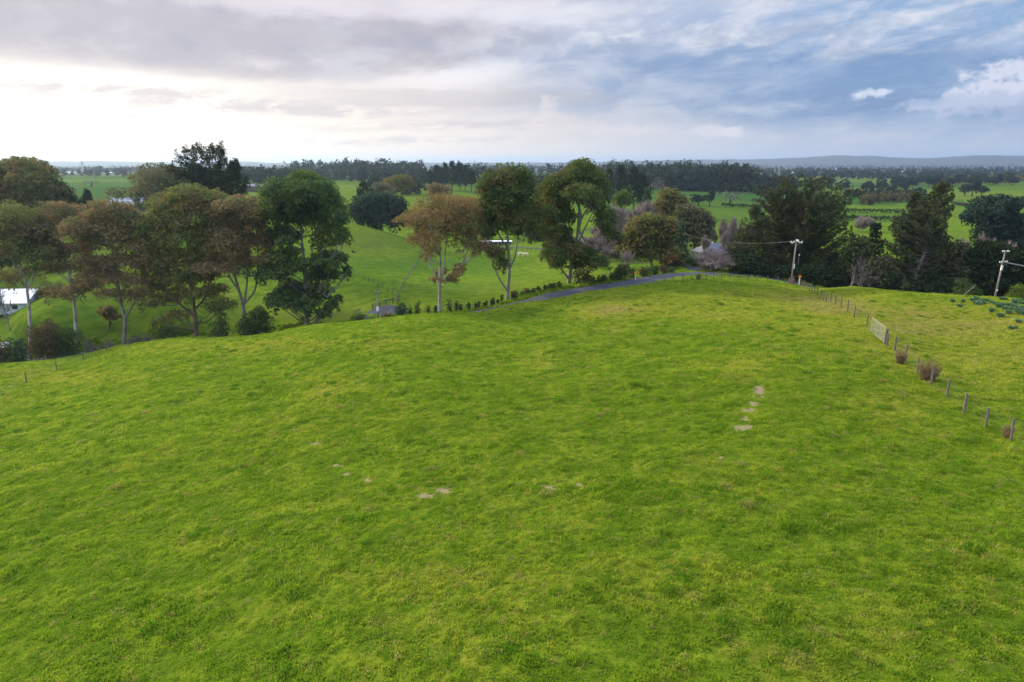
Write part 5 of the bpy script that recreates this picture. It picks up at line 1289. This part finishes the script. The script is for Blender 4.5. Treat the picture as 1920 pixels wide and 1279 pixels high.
# ------------------------------------------------------------------ daffodil clumps
def daff(seed):
    root = empty('daffodil_clump', (0, 0, 0))
    vs = []; fs = []; tn = []
    for i in range(150):
        a = U(0, 6.28); q = .22*math.sqrt(U(0, 1)); x, y = q*math.cos(a), q*math.sin(a); l = U(.1, .45); h = U(.45, .8)*(1-.6*l)
        t = U(0, PI); wx, wy = .02*math.cos(t), .02*math.sin(t); dx_, dy_ = math.cos(a)*l*.55, math.sin(a)*l*.55
        k = len(vs); vs += [(x-wx, y-wy, -.03), (x+wx, y+wy, -.03), (x+dx_*.5+wx, y+dy_*.5+wy, h*.85), (x+dx_*.5-wx, y+dy_*.5-wy, h*.85), (x+dx_, y+dy_, h*U(.6, .95)), (x+dx_*1.02, y+dy_, h*.6)]
        fs += [(k, k+1, k+2, k+3), (k+3, k+2, k+4, k+5)]; tn += [U(0, 1)]*6
    np_mesh('leaves', np.array(vs), np.array(fs), M['daff'], root, attrs={'tint': ('POINT', np.array(tn))})
    return root
dp = [daff(i) for i in range(3)]; du = set()
def put_daff(px_, d_, s, label, group):
    o = dp[int(rng.integers(0, 3))]
    if o.name in du: o = copy_tree(o)
    else: du.add(o.name); KC[o.name] = kids(o)
    o.location = tuple(G(px_, d_)); o.rotation_euler = (0, 0, U(0, 6.28)); o.scale = (s*U(.85, 1.2), s*U(.85, 1.2), s*U(.75, 1.1))
    tag(o, label, 'plant', group)
def dpix(x_, y_):      # distance at which the hill is met on a sight line
    lo_, hi_ = 40.0, 140.0
    for _ in range(18):
        md = (lo_+hi_)/2; q = P(x_, y_, md)
        if H1(q[0], q[1]) < q[2]: lo_ = md
        else: hi_ = md
    return lo_
D1 = [(1731,551),(1742,552),(1753,558),(1760,560),(1770,561),(1776,557),(1783,563),(1790,561),(1796,557),(1803,557),(1800,562),(1806,567),(1795,564),(1803,560),(1820,558),(1828,558),(1845,560),(1822,565),(1830,563),(1838,567),(1843,565),(1828,569),(1836,571),(1842,569),(1833,572),(1850,565),(1786,567)]
D2 = [(1864,562),(1876,563),(1884,563),(1900,566),(1908,565),(1918,565),(1858,568),(1864,571),(1870,574),(1876,573),(1872,577),(1880,575),(1886,578),(1892,575),(1888,580),(1896,572),(1900,577),(1906,580),(1912,582),(1904,585),(1910,588),(1916,590),(1918,579),(1897,582),(1884,582),(1922,586),(1924,572),(1902,570),(1914,573)]
for x_, y_ in D1: put_daff(x_, dpix(x_, y_), U(.7, 1.0), 'blue green daffodil clump in the left drift near the crest on the right', 'daffodil clumps in the left drift')
for x_, y_ in D2: put_daff(x_, dpix(x_, y_), U(.7, 1.0), 'blue green daffodil clump in the right drift at the edge of the photo', 'daffodil clumps in the right drift')
for x_, y_, lb in ((1799,575,'single daffodil clump below the left drift, leftmost of the strays'),(1859,584,'daffodil clump between the drifts, below the gap'),(1890,587,'daffodil clump just below the right drift'),(1876,594,'daffodil clump with stray leaves, upper of the lower strays'),(1909,604,'wide daffodil clump near the right edge below the drift'),(1898,617,'lowest daffodil clump on the right')):
    put_daff(x_, dpix(x_, y_+2), 1.0, lb, None)
# ------------------------------------------------------------------ buildings
def house(label, px_, d_, L, W, h, rh, rz, wall, roof, hip=0.0, name='house', eave=.4, windows=2, over=None, cat='building'):
    b = G(px_, d_); root = empty(name, b, rz); tag(root, label, cat)
    m = MB(); m.box((0, 0, h/2-.3), (L, W, h+.6))
    if not hip: m.add([(-L/2, -W/2, h), (-L/2, W/2, h), (-L/2, 0, h+rh*.96), (L/2, -W/2, h), (L/2, W/2, h), (L/2, 0, h+rh*.96)], [(0, 1, 2), (5, 4, 3)])
    m.build('wall', M[wall], root)
    a, c = L/2+eave, W/2+eave; k = a*(1-hip) if hip else a; z0 = h-.05
    m = MB(); t = .14
    v = [(-a, -c, z0), (a, -c, z0), (a, c, z0), (-a, c, z0), (-k, 0, z0+rh), (k, 0, z0+rh)]; v2 = [(x, y, z+t) for x, y, z in v]
    m.add(v+v2, [(0, 4, 5, 1), (2, 5, 4, 3), (3, 4, 0), (1, 5, 2), (6, 7, 11, 10), (8, 9, 10, 11), (9, 6, 10), (7, 8, 11), (0, 1, 7, 6), (1, 2, 8, 7), (2, 3, 9, 8), (3, 0, 6, 9)])
    m.build('roof', M[roof], root)
    for i in range(windows):
        x_ = (i+.5)/windows*L-L/2; m = MB(); m.box((x_, -W/2-.01, h*.55), (1.4, .06, 1.1)); wd = m.build('window', M['glass'], root)
        m = MB()
        for q in (-.74, .74): m.box((x_+q, -W/2-.03, h*.55), (.09, .1, 1.28))
        for q in (-.6, .6): m.box((x_, -W/2-.03, h*.55+q), (1.38, .1, .09))
        m.build('frame', M['white'], wd)

    return root
r_h = house('low farm building with a white roof and pale blue wall at the left edge', 30, 168, 11, 10, 2.0, 2.6, .10, 'bluewall', 'roofw', 0, 'shed', windows=2)
house('small blue grey hut half hidden by the white roofed building', -2, 145, 4, 4, 2.2, .6, .3, 'bluewall', 'bluewall', 0, 'hut', windows=1)
house('grey blue roofed barn behind the left gums', 258, 345, 22, 13, 3.2, 3.0, .15, 'walld', 'roofb', 0, 'barn', windows=0)
house('black shed with thin white roof edge behind the isolated gum', 494, 560, 26, 12, 4.5, 1.8, .1, 'walld', 'roofg', 0, 'shed', windows=0)
house('long low building with a bright white roof behind the two slim gums', 930, 272, 12, 3, 1.7, .2, .03, 'walld', 'roofw', 0, 'shed', windows=3)
house('grey blue roofed house half hidden by the olive gums', 984, 330, 9, 7, 2.6, 2.0, .1, 'wallc', 'roofb', .4, 'house', windows=2)
house('small white roofed house right of the half hidden grey blue one', 1038, 335, 6, 5, 2.6, 1.4, .1, 'wallc', 'roofw', 0, 'house', windows=1)
rh_ = house('hip roofed grey house behind the road bend', 1334, 205, 8.6, 8, 2.6, 2.4, .35, 'walld', 'roofg', .55, 'house', windows=2)
m = MB(); m.add([(1.2, -4.1, 2.95), (3.6, -3.9, 2.95), (3.0, -2.1, 4.1), (.9, -2.3, 4.1), (1.2, -4.1, 3.0), (3.6, -3.9, 3.0), (3.0, -2.1, 4.15), (.9, -2.3, 4.15)], [(3, 2, 1, 0), (4, 5, 6, 7), (0, 1, 5, 4), (1, 2, 6, 5), (2, 3, 7, 6), (3, 0, 4, 7)]); m.build('solar_panel', M['black'], rh_)
m = MB(); m.box((0, 0, 4.9), (.6, .6, 1.2)); m.build('chimney', M['wallc'], rh_)
# orange boarded hut
b = G(1298, 190); root = empty('hut', b, .1); tag(root, 'small orange boarded hut left of the hip roofed house', 'hut')
m = MB(); m.box((0, 0, .9), (1.9, 1.2, 2.2)); m.build('wall', M['barkbrown'], root)
for x_ in (-.5, .5):
    m = MB(); m.box((x_, -.64, 1.0), (.8, .08, 1.9)); m.build('door', M['orangewall'], root)
m = MB(); m.box((0, 0, 2.08), (2.2, 1.5, .12)); m.build('roof', M['roofg'], root)
# far buildings
fb = [(1512,2300,95,26,5,'long glasshouse with a brilliant white roof below the blue hills'),(1418,1900,44,14,5,'long pale roofed shed left of the brilliant white glasshouse'),(1550,1700,16,10,4,'small pale shed right of the brilliant white glasshouse'),(1688,2300,22,14,6,'small white building on the plain above the right row of trees, left one'),(1720,2400,34,14,6,'wide pale building on the plain, middle one'),(1745,2350,18,14,6,'white block on the plain, right one'),
      (118,1750,18,12,5,'pale farm building on the far left plain, leftmost'),(132,1800,30,12,5,'wide pale farm building on the far left plain'),(205,1700,16,12,4,'pale house in the far left tree belt'),(232,1720,22,12,4,'pale shed at the right end of the far left belt'),(1560,3200,60,25,9,'pale block below the hills, right of the glasshouse'),(1465,2900,40,20,8,'pale block below the hills, left of the glasshouse'),(1845,2900,26,18,8,'pale tower like block on the far right plain'),(1652,2900,30,16,7,'pale low block left on the far right plain')]
for x_, d_, L, W, h, lb in fb: house(lb, x_, d_, L, W, h, 1.8, U(-.1, .1), 'wallc' if L < 60 else 'white', 'roofw', 0, 'far_building', windows=0)
# lattice pylon and mast far away
def pylon(label, px_, d_, h, w):
    b = G(px_, d_); root = empty('pylon', b); tag(root, label, 'pylon'); m = MB()
    for sx in (-1, 1):
        for sy in (-1, 1): m.tube([(sx*w, sy*w, 0), (sx*w*.25, sy*w*.25, h*.7), (0, 0, h)], .35, 4)
    for k in range(6):
        z = h*k/7; s = w*(1-k/7); s2 = w*(1-(k+1)/7)
        m.tube([(-s, -s, z), (s2, -s2, z+h/7)], .25, 3); m.tube([(s, -s, z), (-s2, -s2, z+h/7)], .25, 3)
    m.build('lattice', M['steel'], root)
    for z in (.72, .84):
        q = MB(); q.tube([(-w*1.6, 0, h*z), (w*1.6, 0, h*z)], .3, 4); q.build('crossarm', M['steel'], root)
pylon('lattice power pylon on the far right plain', 1884, 1900, 42, 4)
pylon('pale lattice pylon over the far left tree belt', 157, 1500, 32, 3.5)
# ------------------------------------------------------------------ two pale cattle
def cow(label, px_, d_, rz):
    b = G(px_, d_); root = empty('cow', b, rz); tag(root, label, 'cow', None)
    me = bpy.data.meshes.new('cow_body')
    J = [(-.75,0,1.15),(-.3,0,1.12),(.3,0,1.12),(.72,0,1.2),(1.0,0,1.05),(1.2,0,.62),(1.42,0,.40),  # spine, neck, muzzle (grazing)
         (-.8,.2,.85),(-.72,.22,.45),(-.8,.22,0),(-.8,-.2,.85),(-.72,-.22,.45),(-.8,-.22,0),
         (.62,.2,.8),(.64,.2,.42),(.62,.2,0),(.62,-.2,.8),(.64,-.2,.42),(.62,-.2,0),(-1.0,0,1.1),(-1.05,0,.6),(1.12,.17,.78),(1.12,-.17,.78)]
    Ed = [(0,1),(1,2),(2,3),(3,4),(4,5),(5,6),(0,7),(7,8),(8,9),(0,10),(10,11),(11,12),(3,13),(13,14),(14,15),(3,16),(16,17),(17,18),(0,19),(19,20),(5,21),(5,22)]
    rd = [.34,.38,.38,.32,.2,.15,.1,.17,.09,.07,.17,.09,.07,.13,.08,.07,.13,.08,.07,.05,.04,.05,.05]
    me.from_pydata(J, Ed, []); o = bpy.data.objects.new('body', me); C.objects.link(o); o.parent = root
    sm_ = o.modifiers.new('skin', 'SKIN'); me.skin_vertices[0].data if len(me.skin_vertices) else None
    if not len(me.skin_vertices):
        bpy.context.view_layer.objects.active = o
    for i, r in enumerate(rd): me.skin_vertices[0].data[i].radius = (r, r)
    me.skin_vertices[0].data[1].use_root = True
    o.modifiers.new('sub', 'SUBSURF').levels = 1; me.materials.append(M['cream'])
try:
    cow('cream cow grazing in the valley paddock, left of the pair', 976.5, 222, .3); cow('cream cow grazing in the valley paddock, right of the pair', 985.5, 220, 2.6)
except Exception as ex: print('COW', ex)
# ------------------------------------------------------------------ haze
hz = bpy.data.materials.new('haze'); hz.use_nodes = True; nt = hz.node_tree; nt.nodes.clear()
out = nt.nodes.new('ShaderNodeOutputMaterial'); pvn = nt.nodes.new('ShaderNodeVolumePrincipled')
pvn.inputs['Color'].default_value = (.53, .71, .95, 1); pvn.inputs['Density'].default_value = 8.5e-5; pvn.inputs['Anisotropy'].default_value = .5
nt.links.new(pvn.outputs[0], out.inputs['Volume'])
zlo = float(Vt_z_min) - 1.0; zhi = max(CZ+6, float(Vt_z_max)+12)
m = MB(); m.box((0, 0, (zlo+zhi)/2), (56000, 56000, zhi-zlo)); o = m.build('haze', hz); tag(o, kind='stuff')
